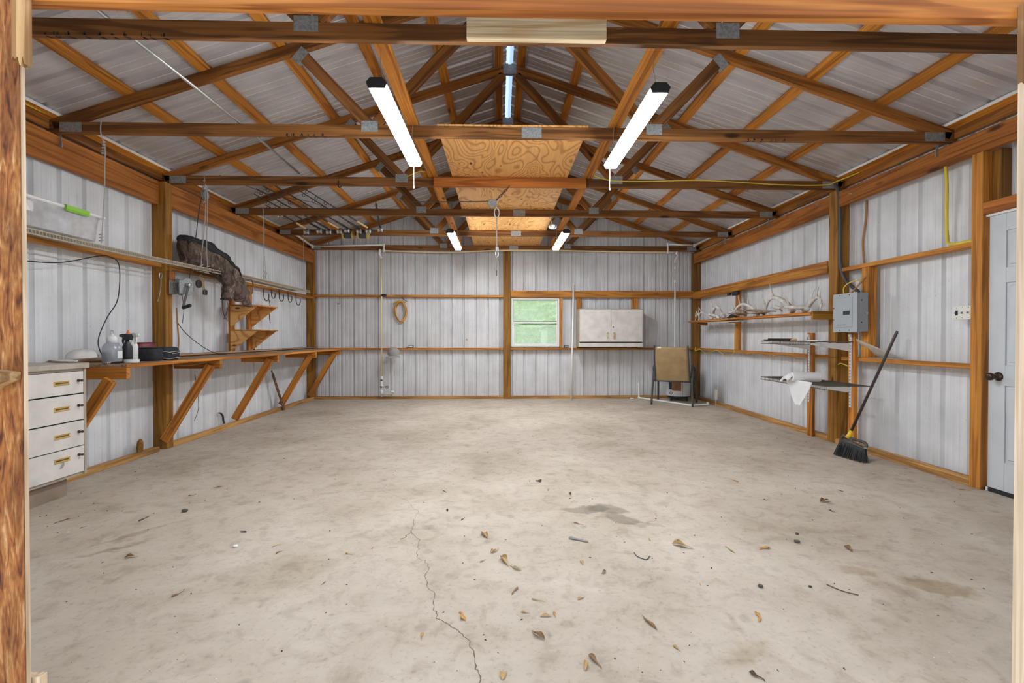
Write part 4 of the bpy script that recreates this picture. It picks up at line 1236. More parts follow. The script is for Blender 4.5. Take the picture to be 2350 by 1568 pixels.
MB().box((-3.152, 5.035, 2.64), (-3.146, 5.065, 2.752), .002).box((-3.114, 5.035, 2.64), (-3.108, 5.065, 2.752), .002).build('cheek', 'galv', t)
MB().tube([(-3.13, 5.04, 2.64), (-3.115, 5.03, 2.60), (-3.135, 5.03, 2.575), (-3.155, 5.03, 2.60)], .005, 6).build('hook', 'steelbar', t)
tag(MB().tube(smooth_path([(-3.38, 4.965, 1.46), (-3.385, 4.985, 1.30), (-3.39, 5.01, 1.1), (-3.40, 5.0, .965)], 5), .007, 6).build('strap', 'brownstrap'), 'brown strap hanging from the winch crank down to the bench', 'strap')
tag(MB().tube(smooth_path([(-3.40, 5.00, 1.32), (-3.38, 5.10, 1.20), (-3.33, 5.30, 1.05), (-3.28, 5.48, .965), (-3.22, 5.58, .946)], 5), .004, 5).build('cord', 'cord'), 'thin dark cord sagging from the post onto the bench top', 'cord')
tag(MB().tube(smooth_path([(-3.37, 5.03, 1.62), (-3.372, 5.06, 1.5), (-3.37, 5.06, 1.42), (-3.372, 5.04, 1.30)], 4), .003, 5).build('cord', 'cord'), 'short frayed cord end hanging below the hand winch', 'cord')
t = thing('snatch_block', (-3.42, 5.42, 1.76), 'small dark snap block and buckle hanging from the girt past the winch', 'pulley')
MB().lathe([(.045, -.01), (.045, -.004), (.036, 0), (.045, .004), (.045, .01)], 16, Matrix.Translation((-3.40, 5.36, 1.755)) @ Matrix.Rotation(PI / 2, 4, 'Y')).build('wheel', 'charcoal', t)
lumber('webbing', (-3.41, 5.42, 1.84), (-3.40, 5.47, 1.66), .035, .012, 'cork', t, up=(1, 0, 0))
MB().box((-3.415, 5.44, 1.64), (-3.385, 5.50, 1.70), .008).build('buckle', 'charcoal', t)
MB().tube(arc((-3.41, 5.42, 1.85), .02, 0, 2 * PI, 10, (0, 1, 0))[:-1], .004, 5, closed=True).build('ring', 'steelbar', t)
t = thing('carabiner', (-3.42, 4.875, 1.79), 'small metal snap hook hanging on the front of the left post', 'hook')
MB().tube(smooth_path([(-3.47, 4.872, 1.82), (-3.455, 4.868, 1.79), (-3.465, 4.868, 1.755), (-3.485, 4.868, 1.77), (-3.48, 4.87, 1.81)], 3), .005, 5).build('snap', 'steelbar', t)
MB().tube(smooth_path([(-3.468, 4.868, 1.755), (-3.47, 4.866, 1.64), (-3.50, 4.866, 1.52)], 3), .004, 5).build('cord_tail', 'greycord', t)

# plywood tool rack standing on the bench
t = thing('tool_rack', (-3.40, 6.32, .945), 'two tier plywood corner rack on two uprights above the bench', 'shelf')
for y in (6.10, 6.52):
    board('upright', (-3.50, y, .9725), (-3.462, y + .089, 1.865), 'brace', t)
for z in (1.235, 1.555):
    MB().box((-3.46, 6.07, z), (-3.10, 6.60, z + .018), .002).build('shelf', 'girt', t)
    MB().tube(smooth_path([(-3.3, 6.065, z + .009), (-3.2, 6.063, z + .010), (-3.1, 6.064, z + .009)], 2), .006, 4).build('edge_band', 'newpine', t)
    for y in (6.075, 6.575):
        MB().prism([(0, 0), (.34, 0), (0, -.27)], .016, Matrix.Translation((-3.46, y + .016, z - .0005)) @ Matrix.Rotation(PI / 2, 4, 'X')).build('bracket', 'ply', t)
t = thing('outlet_box', (-3.50, 6.72, .963), 'little black outlet box on the bench ledge beside the tool rack', 'outlet')
MB().box((-3.53, 6.69, .9725), (-3.475, 6.76, 1.03), .004).build('box', 'black', t)
MB().box((-3.4745, 6.70, .975), (-3.471, 6.75, 1.005), .001).build('face', 'white', t)
def s_hook(y, z, r, label, bend=PI * 1.15):
    root = thing('utility_hook', (-3.43, y, z), label, 'hook', 'hooks under the left girt')
    MB().tube([(-3.432, y - r, z + r * .9)] + arc((-3.432, y, z - r * .1), r, PI, PI + bend, 10, (0, 1, 0)), .0065, 6).build('bent_rod', 'black', root, smooth=True)
    MB().box((-3.438, y - r - .012, z + r * .8), (-3.428, y - r + .012, z + r * 1.25), .003).build('screw_plate', 'charcoal', root)
for y, z, r, lab in ((6.95, 1.77, .075, 'black utility hook holding a short black cord, first from the camouflage garment'), (7.16, 1.80, .055, 'square black utility hook, second from the camouflage garment'), (7.42, 1.80, .075, 'round black utility hook, third from the camouflage garment'), (7.72, 1.80, .07, 'round black utility hook, fourth from the camouflage garment'), (8.03, 1.79, .085, 'large round black utility hook nearest the back corner')):
    s_hook(y, z, r, lab)
tag(MB().tube(smooth_path([(-3.42, 6.99, 1.72), (-3.415, 7.02, 1.64), (-3.42, 7.01, 1.50), (-3.418, 7.03, 1.36)], 4), .006, 5).build('cord', 'cord'), 'short black cord dangling from the first utility hook', 'cord')
tag(MB().tube(smooth_path([(-3.43, 2.6, 1.76), (-3.43, 3.0, 1.70), (-3.432, 3.3, 1.70), (-3.43, 3.7, 1.73), (-3.425, 4.05, 1.84), (-3.42, 4.17, 1.86), (-3.425, 4.29, 1.80), (-3.43, 4.28, 1.5), (-3.43, 4.16, 1.32), (-3.43, 4.07, 1.12), (-3.35, 4.03, .965)], 6), .0045, 5).build('cable', 'cord'), 'thin black cable looped over the girt and down to the sprayer', 'cable')
t = thing('rusty_bar', (-3.44, 7.36, 0), 'rusty flat iron bar with holes leaning under the bench', 'bar')
mb = MB()
a, b = Vector((-3.475, 7.18, .645)), Vector((-3.405, 7.44, .0))
F = frame((a + b) / 2, b - a, (1, 0, 0))
L = (b - a).length
mb.prism([(-L / 2, -.012), (-L / 2 + .05, -.014), (-L / 2 + .07, -.03), (L / 2, -.026), (L / 2, .026), (-L / 2 + .07, .03), (-L / 2 + .05, .014), (-L / 2, .012)], .008, Matrix.Translation((0, 0, -.004)))
mb.build('bar', 'rust', t, M4=F)
for k in (-.14, -.06, .04, .18, .24):
    MB().lathe([(.008, 0), (.008, .003), (.003, .004)], 8, Matrix.Translation((k, 0, .004))).build('rivet', 'steelbar', t, M4=F)
t = thing('wood_chip', (-3.50, 4.66, .047), 'little brown wood offcut standing on the kick board by the near brace', 'offcut')
MB().prism([(-.03, 0), (.03, 0), (.035, .08), (.01, .12), (-.02, .10), (-.035, .04)], .02, Matrix.Translation((-3.50, 4.60, .047)) @ Matrix.Rotation(PI / 2, 4, 'Z') @ Matrix.Rotation(PI / 2, 4, 'X')).build('offcut', 'post', t)
t = thing('fin_scrap', (-3.55, 5.93, .2), 'thin dark metal scrap sticking out behind the second brace', 'scrap')
MB().tube(smooth_path([(-3.545, 5.94, .20), (-3.54, 5.99, .19), (-3.53, 6.02, .15), (-3.53, 6.03, .10), (-3.52, 6.03, .05)], 3), [.002, .006, .01, .01, .01, .01, .012, .012, .012, .012, .012, .012, .012], 6).build('scrap', 'black', t)
tag(MB().tube(smooth_path([(-3.45, 4.86, .905), (-3.30, 4.80, .88), (-3.15, 4.84, .87), (-3.05, 4.93, .90)], 5), .005, 5).build('cable', 'brownstrap'), 'brown cable loop sagging under the bench by the left post', 'cable')
tag(MB().tube(smooth_path([(-3.54, 5.50, .72), (-3.53, 5.53, .50), (-3.54, 5.56, .32), (-3.55, 5.50, .18)], 5), .003, 5).build('cable', 'cord'), 'thin dark wire hanging under the bench between the first two long braces', 'cable')

# ================================================================== BACK WALL
t = thing('wall_cabinet', (2.03, 8.55, .97), 'cream two door wall cabinet with brass pulls on the back wall', 'cabinet')
cx0, cx1, cz0, cz1, cy = 1.425, 2.60, .975, 1.668, 8.42
mb = MB()
mb.box((cx0, cy, cz0), (cx0 + .02, 8.70, cz1), .001).box((cx1 - .02, cy, cz0), (cx1, 8.70, cz1), .001)
mb.box((cx0 + .02, cy, cz1 - .02), (cx1 - .02, 8.70, cz1), .001).box((cx0 + .02, cy, cz0), (cx1 - .02, 8.70, cz0 + .02), .001).box((cx0 + .02, 8.69, cz0 + .02), (cx1 - .02, 8.70, cz1 - .02))
mb.build('carcass', 'creamdk', t)
MB().box((cx0 + .003, cy - .006, cz0 + .002), (cx1 - .003, cy - .0005, cz0 + .075), .002).build('light_rail', 'cream', t)
xm = (cx0 + cx1) / 2 + .002
for a, b, hx in ((cx0 + .018, xm - .0025, xm - .065), (xm + .0025, cx1 - .012, xm + .055)):
    dr = MB().box((a, cy - .020, cz0 + .092), (b, cy - .001, cz1 - .012), .003).build('door', 'cream', t)
    if hx < xm:
        MB().tube([Vector((hx, cy - .024, 1.185)) + Vector((.016 * math.cos(q), 0, .052 * math.sin(q))) for q in [2 * PI * i / 16 for i in range(16)]], .006, 6, closed=True).build('door_pull', 'gold', dr)
    else:
        MB().tube([(hx, cy - .02, 1.235), (hx, cy - .04, 1.225), (hx, cy - .04, 1.135), (hx, cy - .02, 1.125)], .006, 6).build('door_pull', 'gold', dr)
        MB().box((hx - .016, cy - .023, 1.12), (hx + .016, cy - .0195, 1.24), .003).build('pull_plate', 'cork', dr)
MB().lathe([(.010, 0), (.010, .006), (.004, .007)], 10, Matrix.Translation((xm + .035, cy - .020, 1.335)) @ Matrix.Rotation(PI / 2, 4, 'X')).build('cabinet_lock', 'bronze', t)

# water line: along both eaves, across the back, down to the tap and to the heater
pl = thing('water_pipe', (-2.15, 8.62, 2.70), 'white and yellowed water pipe run along eaves and back wall', 'pipe')
def pipe(name, pts, mat, r=.0165, k=0):
    return MB().tube(pts if not k else smooth_path(pts, k), r, 8).build(name, mat, pl, smooth=True)
def elbow(p, r=.023, mat='pvc'):
    MB().lathe([(r * .75, -r * 1.3), (r, -r * .9), (r, r * .9), (r * .75, r * 1.3)], 10, Matrix.Translation(p)).build('elbow', mat, pl, smooth=True)
pipe('eave_run', [(-3.475, 1.46, 2.902), (-3.475, 8.0, 2.902), (-3.40, 8.56, 2.80)], 'pvc', .019)
pipe('back_run', [(-3.40, 8.56, 2.80), (-2.12, 8.56, 2.832)], 'pvc')
elbow((-3.40, 8.56, 2.80)); elbow((-2.115, 8.56, 2.832))
pipe('drop', [(-2.115, 8.56, 2.832), (-2.115, 8.56, 2.735)], 'pvc')
elbow((-2.115, 8.56, 2.735))
pipe('cross_run', [(-2.19, 8.58, 2.735), (-1.6, 8.58, 2.715), (-.9, 8.58, 2.708), (0, 8.58, 2.745), (.9, 8.58, 2.752), (1.9, 8.58, 2.735), (2.6, 8.58, 2.728), (3.11, 8.58, 2.728)], 'cpvc', .0135, 3)
elbow((-2.19, 8.585, 2.73)); elbow((3.11, 8.58, 2.73))
pipe('offset', [(-2.19, 8.585, 2.735), (-2.205, 8.60, 2.68), (-2.17, 8.62, 2.60)], 'pvc', .02, 4)
pipe('riser', [(-2.178, 8.63, 2.62), (-2.182, 8.655, 1.95), (-2.185, 8.655, .40)], 'cpvc', .0155)
pipe('riser', [(-2.185, 8.655, .42), (-2.185, 8.655, .05)], 'pvc', .0165)
elbow((-2.185, 8.655, .40), .027); elbow((-2.185, 8.655, .24), .026); elbow((-2.185, 8.655, .14), .026)
MB().box((-2.202, 8.631, .345), (-2.168, 8.675, .375), .004).build('coupling', 'charcoal', pl)
v = MB().lathe([(.02, -.03), (.026, -.02), (.026, .02), (.02, .03)], 10, Matrix.Translation((-2.185, 8.655, .235))).build('valve', 'pvc', pl, smooth=True)
MB().tube([Vector((-2.085, 8.64, .235)) + Vector((.026 * math.cos(q), 0, .020 * math.sin(q))) for q in [2 * PI * i / 12 for i in range(12)]], .006, 6, closed=True).tube([(-2.165, 8.645, .235), (-2.11, 8.64, .235)], .006, 6).build('valve_handle', 'charcoal', v)
pipe('tap_branch', [(-2.17, 8.655, .105), (-2.04, 8.65, .108), (-1.975, 8.645, .115)], 'pvc', .0165)
pipe('tap_spout', [(-1.975, 8.645, .115), (-1.955, 8.62, .135), (-1.965, 8.60, .155), (-2.0, 8.59, .158)], 'pvc', .018, 3)
MB().box((-2.195, 8.64, 1.90), (-2.10, 8.70, 1.945), .006).build('bracket', 'black', pl)
pipe('back_run', [(3.11, 8.58, 2.73), (3.11, 8.58, 2.875)], 'pvc')
elbow((3.11, 8.58, 2.875))
pipe('back_run', [(3.11, 8.58, 2.878), (3.60, 8.56, 2.85)], 'pvc')
elbow((3.60, 8.56, 2.85))
pipe('eave_run', [(3.60, 8.56, 2.85), (3.685, 7.9, 2.902), (3.685, 1.46, 2.902)], 'pvc', .019)
pipe('cross_run', [(3.11, 8.58, 2.728), (3.28, 8.60, 2.728)], 'pvc', .016)
elbow((3.28, 8.60, 2.72))
pipe('offset', [(3.28, 8.60, 2.72), (3.30, 8.60, 2.66), (3.27, 8.63, 2.60), (3.27, 8.64, 2.54)], 'pvc', .019, 4)
pipe('heater_drop', [(3.27, 8.64, 2.56), (3.275, 8.655, 1.4), (3.275, 8.655, .80), (3.27, 8.52, .72)], 'pvc', .0145)
for z in (2.45, 2.2): elbow((3.271, 8.645, z), .021)

t = thing('hose_coil', (-1.85, 8.68, 1.62), 'coil of orange tan hose hung on the back wall', 'hose')
for i, (dx, dz, dy) in enumerate(((0, 0, 0), (.012, -.012, -.02), (-.010, .01, -.022), (.004, .012, -.04))):
    pts = []
    for q in range(24):
        a = 2 * PI * q / 24
        rx = .098 + .012 * math.sin(a * 2 + i)
        rz = .165 if math.sin(a) > 0 else .195
        pts.append((-1.852 + dx + rx * math.cos(a) * (1 if math.sin(a) > -.5 else (1 - .35 * (-math.sin(a) - .5))), 8.765 + dy, 1.635 + dz + rz * math.sin(a)))
    MB().tube(pts, .0105, 6, closed=True).build('loop', 'orangehose', t, smooth=True)
MB().tube(smooth_path([(-1.97, 8.735, 1.80), (-1.86, 8.73, 1.825), (-1.76, 8.735, 1.80)], 4), .014, 6).build('tie', 'orangehose', t)
MB().tube(smooth_path([(-1.82, 8.71, 1.905), (-1.80, 8.71, 1.87), (-1.76, 8.715, 1.835), (-1.72, 8.72, 1.81)], 3), .006, 5).build('peg', 'charcoal', t)
cap('cap', Matrix.Translation((-1.945, 8.60, .845)) @ Matrix.Rotation(math.radians(-92), 4, 'Z') @ Matrix.Rotation(math.radians(24), 4, 'Y') @ Matrix.Diagonal((1.0, 1.30, 1.15, 1)), 'greycloth', 'grey ball cap hung bill down on the lower girt of the back wall')
def small_box(x, label, t_=''):
    root = thing('outlet_box', (x, 8.74, .952), label, 'outlet')
    MB().box((x - .042, 8.725, .9525), (x + .042, 8.765, 1.0), .005).build('box', 'black', root)
    MB().box((x - .032, 8.7225, .960), (x + .032, 8.7255, .992), .002).build('face', 'switch' if x < 0 else 'galv', root)
    return root
r_ = small_box(-1.66, 'small black framed outlet on the back girt, right of the grey cap')
MB().box((-1.75, 8.735, .9525), (-1.71, 8.755, .962), .003).build('cable_stub', 'black', r_)
small_box(1.245, 'small dark outlet box on the back girt beside the window')
tag(MB().tube([(-2.96, 8.70, 1.90), (-2.955, 8.695, 1.80)] + arc((-2.98, 8.695, 1.79), .025, 0, -PI, 6), .005, 6).build('wire_hook', 'charcoal'), 'bent wire hook hanging from the back girt near the left corner', 'hook')
tag(MB().lathe([(.018, 0), (.018, .01), (.008, .014)], 10, Matrix.Translation((-.625, 8.798, 1.11)) @ Matrix.Rotation(PI / 2, 4, 'X')).build('plug', 'cork'), 'little tan plug stuck on the back wall left of the middle post', 'plug')
t = thing('pvc_pole', (1.33, 8.55, 0), 'tall white plastic pole leaning on the window header', 'pole')
MB().tube([(1.292, 8.43, .002), (1.373, 8.68, 2.15)], .0165, 10).build('pole', 'pvc', t, smooth=True)
MB().lathe([(.02, 0), (.021, .004), (.021, .03), (.02, .034)], 10, Matrix.Translation((1.3725, 8.678, 2.125))).build('end_collar', 'pvc', t)

# short water heater in the corner and its floor drain line
t = thing('water_heater', (3.27, 8.50, 0), 'short white water heater behind the tan chair in the corner', 'water heater')
HX, HY = 3.255, 8.45
bottle_lathe('tank', HX, HY, .085, [(.20, 0), (.213, .012), (.215, .03), (.215, .56), (.205, .60), (.12, .635), (.02, .64)], 'tank', t, 28)
bottle_lathe('skirt', HX, HY, .05, [(.185, 0), (.19, .034)], 'black', t, 24)
def patch(a0, a1, z0, z1, mat, name, r=.2165):
    MB().grid(lambda u, v: (HX + r * math.sin(math.radians(a0 + (a1 - a0) * u)), HY - r * math.cos(math.radians(a0 + (a1 - a0) * u)), z0 + (z1 - z0) * v), 8, 1, .0012).build(name, mat, t)
patch(-66, -48, .215, .47, 'blue', 'blue_label'); patch(-47, -6, .19, .47, 'label', 'brown_label', .217); patch(0, 2, .10, .60, 'galv', 'seam', .216)
for a in (-60, 40, 160):
    lumber('leg', (HX + .17 * math.sin(math.radians(a)), HY - .17 * math.cos(math.radians(a)), .11), (HX + .18 * math.sin(math.radians(a)), HY - .18 * math.cos(math.radians(a)), 0.0), .04, .03, 'black', t, up=(1, 0, 0))
MB().tube(arc((HX - .185, HY - .16, .15), .022, 0, 2 * PI, 10, (1, 0, 0))[:-1], .006, 5, closed=True).build('drain_cock', 'charcoal', t)
t = thing('drain_pipe', (2.9, 8.2, 0), 'bent white plastic drain pipe lying on the floor under the chair', 'pipe')
MB().tube([(2.60, 8.66, .30), (2.60, 8.66, .018)], .0155, 8).build('upright', 'pvc', t)
MB().tube([(2.60, 8.66, .018), (3.19, 7.64, .018)], .0165, 8).build('long_run', 'pvc', t)
MB().tube([(3.19, 7.64, .018), (3.50, 7.76, .018)], .0165, 8).build('short_run', 'pvc', t)
for q in ((2.60, 8.66, .018), (3.19, 7.64, .018), (3.50, 7.76, .03)):
    MB().lathe([(.018, -.017), (.022, -.01), (.022, .016), (.018, .024)], 10, Matrix.Translation(q)).build('elbow', 'pvc', t)
tag(MB().box((2.42, 8.60, 0), (2.49, 8.63, .022), .006).build('pipe_offcut', 'pvc'), 'tiny white plastic offcut on the floor left of the drain pipe', 'offcut')

# tan sling patio chair, seen from behind
def patio_chair(F):
    root = empty('patio_chair', F.translation)
    WM[root.name] = F.copy(); root.matrix_basis = F
    tag(root, 'dark framed patio chair with tan mesh sling, its back to the room', 'chair')
    W2 = .285
    def tb(name, pts, r, mat='charcoal', k=5, par=root, sq=True):
        P = smooth_path(pts, k) if k else pts
        return MB().tube(P, r, 8).build(name, mat, par, smooth=True, M4=F)
    for s in (-1, 1):
        x = s * (W2 + .03)
        tb('leg', [(x + s * .015, -.30, 0), (x, -.235, .42), (x, -.19, .60)], .017, k=4)
        tb('leg', [(x + s * .015, .33, 0), (x, .25, .42), (x, .19, .57)], .017, k=4)
        tb('armrest', [(x, -.19, .60), (x, -.14, .655), (x, -.02, .665), (x, .12, .645), (x, .19, .57)], .019, k=5)
        tb('side_rail', [(s * W2, .30, .445), (s * W2, .10, .42), (s * W2, -.16, .40), (s * (W2 - .005), -.225, .44), (s * (W2 - .012), -.33, .75), (s * (W2 - .02), -.395, 1.01)], .0135)
        tb('strut', [(s * W2, -.20, .41), (x, -.235, .43)], .012, k=0)
        tb('strut', [(s * W2, .22, .435), (x, .235, .45)], .012, k=0)
    tb('cross_bar', [(-W2 - .02, -.215, .405), (W2 + .02, -.215, .405)], .0125, k=0)
    tb('cross_bar', [(-W2 - .02, .25, .435), (W2 + .02, .25, .435)], .0125, k=0)
    side = smooth_path([(0, -.215, .415), (0, -.235, .47), (0, -.335, .75), (0, -.39, .985)], 4)
    def sl(u, v):
        i = min(int(v * (len(side) - 1)), len(side) - 2); w = v * (len(side) - 1) - i
        q = side[i] * (1 - w) + side[i + 1] * w
        wd = W2 - .02 * v
        return ((u - .5) * 2 * wd, q.y - .012 * (1 - (2 * u - 1) ** 2), q.z)
    MB().grid(sl, 12, 12, .003).build('back_sling', 'sling', root, smooth=True, M4=F)
    MB().grid(lambda u, v: ((u - .5) * 2 * W2, -.215 + .51 * v, .412 + .03 * v - .02 * (1 - (2 * u - 1) ** 2)), 12, 8, .003).build('seat_sling', 'sling', root, smooth=True, M4=F)
    MB().box((-.215, -.402, .965), (-.155, -.394, .99), .001).build('care_label', 'white', root, M4=F)
    return root
patio_chair(Matrix.Translation((3.02, 8.0, 0)) @ Matrix.Rotation(math.radians(-29), 4, 'Z'))

# ================================================================== RIGHT SIDE
# breaker panel and the cables that feed it
t = thing('breaker_panel', (3.55, 4.65, 1.20), 'grey metal breaker panel with a black window on the right post', 'electrical panel')
px0, px1, py0, py1, pz0, pz1 = 3.51, 3.6275, 4.50, 4.83, 1.205, 1.600
MB().box((px0 + .004, py0 + .004, pz0 + .004), (px1, py1 - .004, pz1 - .004), .003).build('can', 'breaker_shade', t)
MB().box((px0, py0, pz0), (px0 + .006, py1, pz1), .004).build('cover', 'breaker', t)
dr = MB().box((px0 - .006, py0 + .06, pz0 + .05), (px0 - .001, py1 - .025, pz1 - .045), .004).build('door', 'breaker', t)
MB().box((px0 - .0075, py0 + .075, pz0 + .065), (px0 - .0065, py1 - .045, pz1 - .085), .001).build('door_panel', 'breaker', t)
MB().box((px0 - .010, py0 + .085, pz0 + .175), (px0 - .0078, py0 + .175, pz0 + .215), .001).build('latch_window', 'black', t)
mb = MB()
rnd = random.Random(8)
yy = py1 - .06
while yy > py0 + .13:
    w_ = rnd.uniform(.006, .022)
    mb.box((px0 - .0081, yy - w_, pz0 + .072), (px0 - .0076, yy, pz0 + .079)); yy -= w_ + .005
mb.build('stamped_text', 'charcoal', t, kind='stuff', label='small line of dark stamped lettering')
for (yy, zz) in ((py0 + .10, pz0 + .02), (py1 - .10, pz0 + .02), (py0 + .10, pz1 - .02), (py1 - .10, pz1 - .02), (py1 - .012, pz0 + .13), (py1 - .012, pz0 + .25)):
    MB().lathe([(.006, 0), (.006, .003), (.002, .005)], 8, Matrix.Translation((px0, yy, zz)) @ Matrix.Rotation(-PI / 2, 4, 'Y')).build('screw', 'charcoal', t)
for (xx, zz) in ((3.56, 1.52), (3.56, 1.30)):
    MB().lathe([(.008, 0), (.008, .003)], 8, Matrix.Translation((xx, py0 + .004, zz)) @ Matrix.Rotation(PI / 2, 4, 'X')).build('knockout', 'charcoal', t)
MB().lathe([(.012, 0), (.012, .012), (.007, .014), (.006, .03)], 10, Matrix.Translation((3.60, py0 + .004, 1.39)) @ Matrix.Rotation(PI / 2, 4, 'X')).build('connector', 'steelbar', t)
def cable(name, pts, r, mat, label, k=5):
    return tag(MB().tube(smooth_path(pts, k), r, 6).build(name, mat, smooth=True), label, 'cable')
cable('service_cable', [(3.62, 5.02, 2.86), (3.655, 4.955, 2.72), (3.668, 4.948, 2.40), (3.668, 4.948, 2.05), (3.672, 4.935, 1.90), (3.668, 4.86, 1.76), (3.64, 4.74, 1.68), (3.60, 4.62, 1.625), (3.585, 4.585, 1.598)], .020, 'charcoal', 'thick grey service cable curving down the right post into the panel')
cable('yellow_cable', [(3.56, 4.74, 1.598), (3.56, 4.745, 1.66), (3.585, 4.71, 1.71), (3.64, 4.64, 1.735), (3.70, 4.60, 1.75)], .006, 'yellow', 'short yellow cable looping out of the top of the grey panel')
cable('brown_cable', [(3.57, 4.66, 1.598), (3.60, 4.62, 1.66), (3.65, 4.57, 1.76), (3.668, 4.55, 1.80)], .009, 'brownstrap', 'brown cable rising from the grey panel to the stud beside it')
cable('yellow_cable', [(3.66, 3.75, 2.56), (3.665, 3.745, 2.40), (3.69, 3.77, 2.15), (3.70, 3.775, 2.00), (3.68, 3.74, 1.925), (3.66, 3.66, 1.905), (3.655, 3.56, 1.903), (3.65, 3.515, 1.90)], .013, 'yellow', 'thick yellow cable hanging from the top plate to the girt by the door')
cable('brown_cable', [(3.775, 4.72, 2.56), (3.77, 4.72, 2.40), (3.76, 4.735, 2.22), (3.755, 4.74, 2.12), (3.75, 4.715, 1.90)], .010, 'brownstrap', 'flat brown cable running up the wall between post and door')
cable('yellow_cable', [(3.72, 4.75, 2.86), (3.62, 4.93, 2.83), (3.50, TY[2] - .012, 2.80), (3.0, TY[2] - .012, 2.80), (2.2, TY[2] - .012, 2.838), (1.55, TY[2] - .015, 2.822), (1.2, TY[2] - .02, 2.825), (1.0, 4.90, 2.85), (.95, 4.86, 2.88)], .006, 'yellow', 'thin yellow cable strung along the third roof truss to the right wall')
cable('yellow_cable', [(-3.49, 2.6, 2.862), (-3.47, 3.0, 2.85), (-3.49, 3.4, 2.868), (-3.50, 3.74, 2.88)], .006, 'yellow', 'thin yellow cable along the left eave before the second truss')
cable('yellow_cable', [(3.645, 8.60, .97), (3.62, 8.55, .90), (3.645, 8.40, .93), (3.62, 8.1, .87), (3.645, 7.75, .93), (3.66, 7.5, .86), (3.655, 7.2, .90), (3.645, 7.16, 1.0), (3.645, 7.155, 1.30)], .006, 'yellow', 'thin yellow cable drooping under the lower right girt to the short stud')
cable('brown_cable', [(3.644, 7.0, .96), (3.643, 6.8, .90), (3.644, 6.5, .93), (3.642, 6.2, .89), (3.644, 5.9, .93), (3.642, 5.6, .89), (3.644, 5.45, .92)], .006, 'brownstrap', 'thin brown cable wrapped along the lower right girt')
cable('yellow_cable', [(3.645, 4.93, .86), (3.62, 4.86, .875), (3.62, 4.78, .86), (3.63, 4.72, .83)], .006, 'yellow', 'short yellow cable end beside the right post below the girt')
cable('yellow_cable', [(-.99, TY[2] - .012, 2.845), (-.90, 4.88, 2.85), (-.82, 4.84, 2.86), (-.77, 4.82, 2.85)], .006, 'yellow', 'short yellow cable at the left end of the reddish board')

# switch box on the door post
t = thing('switch_box', (3.655, 3.58, 1.29), 'ivory three gang switch plate on the side of the door post', 'switch')
MB().box((3.66, 3.50, 1.295), (3.71, 3.675, 1.40), .004).build('box', 'black', t)
MB().box((3.652, 3.517, 1.293), (3.659, 3.668, 1.402), .003).build('plate', 'switch', t)
for i, yy in enumerate((3.545, 3.593, 3.64)):
    MB().box((3.6495, yy - .010, 1.328), (3.653, yy + .010, 1.366), .001).build('switch_slot', 'black' if i == 2 else 'switch', t)
    MB().prism([(0, 0), (.012, .006), (.012, .014), (0, .018)], .010, Matrix.Translation((3.650, yy - .005, 1.338)) @ Matrix.Rotation(PI, 4, 'Z') @ Matrix.Rotation(PI / 2, 4, 'X')).build('toggle', 'galv' if i < 2 else 'black', t)
    for zz in (1.308, 1.388):
        MB().lathe([(.003, 0), (.003, .002)], 6, Matrix.Translation((3.652, yy, zz)) @ Matrix.Rotation(-PI / 2, 4, 'Y')).build('screw', 'charcoal', t)

# antler shelf
sh = thing('antler_shelf', (3.50, 6.6, 1.40), 'long weathered plank shelf holding bleached antlers on the right wall', 'shelf')
lumber('plank', (3.505, 5.02, 1.415), (3.49, 8.28, 1.428), .235, .028, 'brace', sh)
board('cleat', (3.40, 4.985, 1.345), (3.645, 5.018, 1.44), 'post', sh)
MB().box((3.40, 5.02, 1.395), (3.62, 5.06, 1.401), .001).build('shim', 'endgrain', sh)
for y in (6.98, 8.10):
    MB().prism([(0, 0), (.22, 0), (.16, -.04), (0, -.05)], .038, Matrix.Translation((3.645, y, 1.408)) @ Matrix.Rotation(PI, 4, 'Z') @ Matrix.Rotation(PI / 2, 4, 'X')).build('bracket', 'brace', sh)
t = thing('mount_block', (3.64, 7.1, 1.80), 'black clip fixed under the upper right girt above the antlers', 'clip')
MB().box((3.62, 7.03, 1.80), (3.66, 7.20, 1.86), .006).build('body', 'black', t)
MB().box((3.60, 7.24, 1.815), (3.64, 7.32, 1.85), .005).build('jaw', 'black', t)
SHZ = 1.437
def antler(y, yaw, scale, lie, flip, label, mat='antler', n_t=4, x=3.50, lift=.0):
    """a shed antler: curved main beam with tines along one side; lie 0 = beam along the shelf, 1 = standing"""
    R = Matrix.Translation((x, y, SHZ + lift)) @ Matrix.Rotation(yaw, 4, 'Z') @ Matrix.Rotation(lie, 4, 'X') @ Matrix.Diagonal((scale * flip, scale, scale, 1))
    root = thing('antler', (x, y, SHZ), label, 'antler', 'antlers on the shelf')
    beam = smooth_path([(-.20, .0, .02), (-.16, .0, .06), (-.08, .02, .13), (.03, .03, .165), (.13, .02, .14), (.20, .0, .07), (.225, -.01, .01)], 4)
    rad = [.027 - .021 * (i / (len(beam) - 1)) ** 1.2 for i in range(len(beam))]
    MB().tube(beam, rad, 8).build('beam', mat, root, smooth=True, M4=R)
    MB().lathe([(.018, 0), (.027, .004), (.027, .012), (.018, .016)], 12, Matrix.Translation((-.205, 0, .012)) @ Matrix.Rotation(math.radians(40), 4, 'Y')).build('burr', mat, root, M4=R)
    for i in range(n_t):
        k = int((.2 + .62 * i / max(1, n_t - 1)) * (len(beam) - 1))
        b = beam[k]
        l = (.09, .13, .12, .09, .06)[i % 5]
        ti = smooth_path([b, b + Vector((-.02 + .01 * i, .03, .4 * l)), b + Vector((-.01 + .012 * i, .045, l))], 3)
        MB().tube(ti, [.0135 - .011 * j / (len(ti) - 1) for j in range(len(ti))], 6).build('tine', mat, root, smooth=True, M4=R)
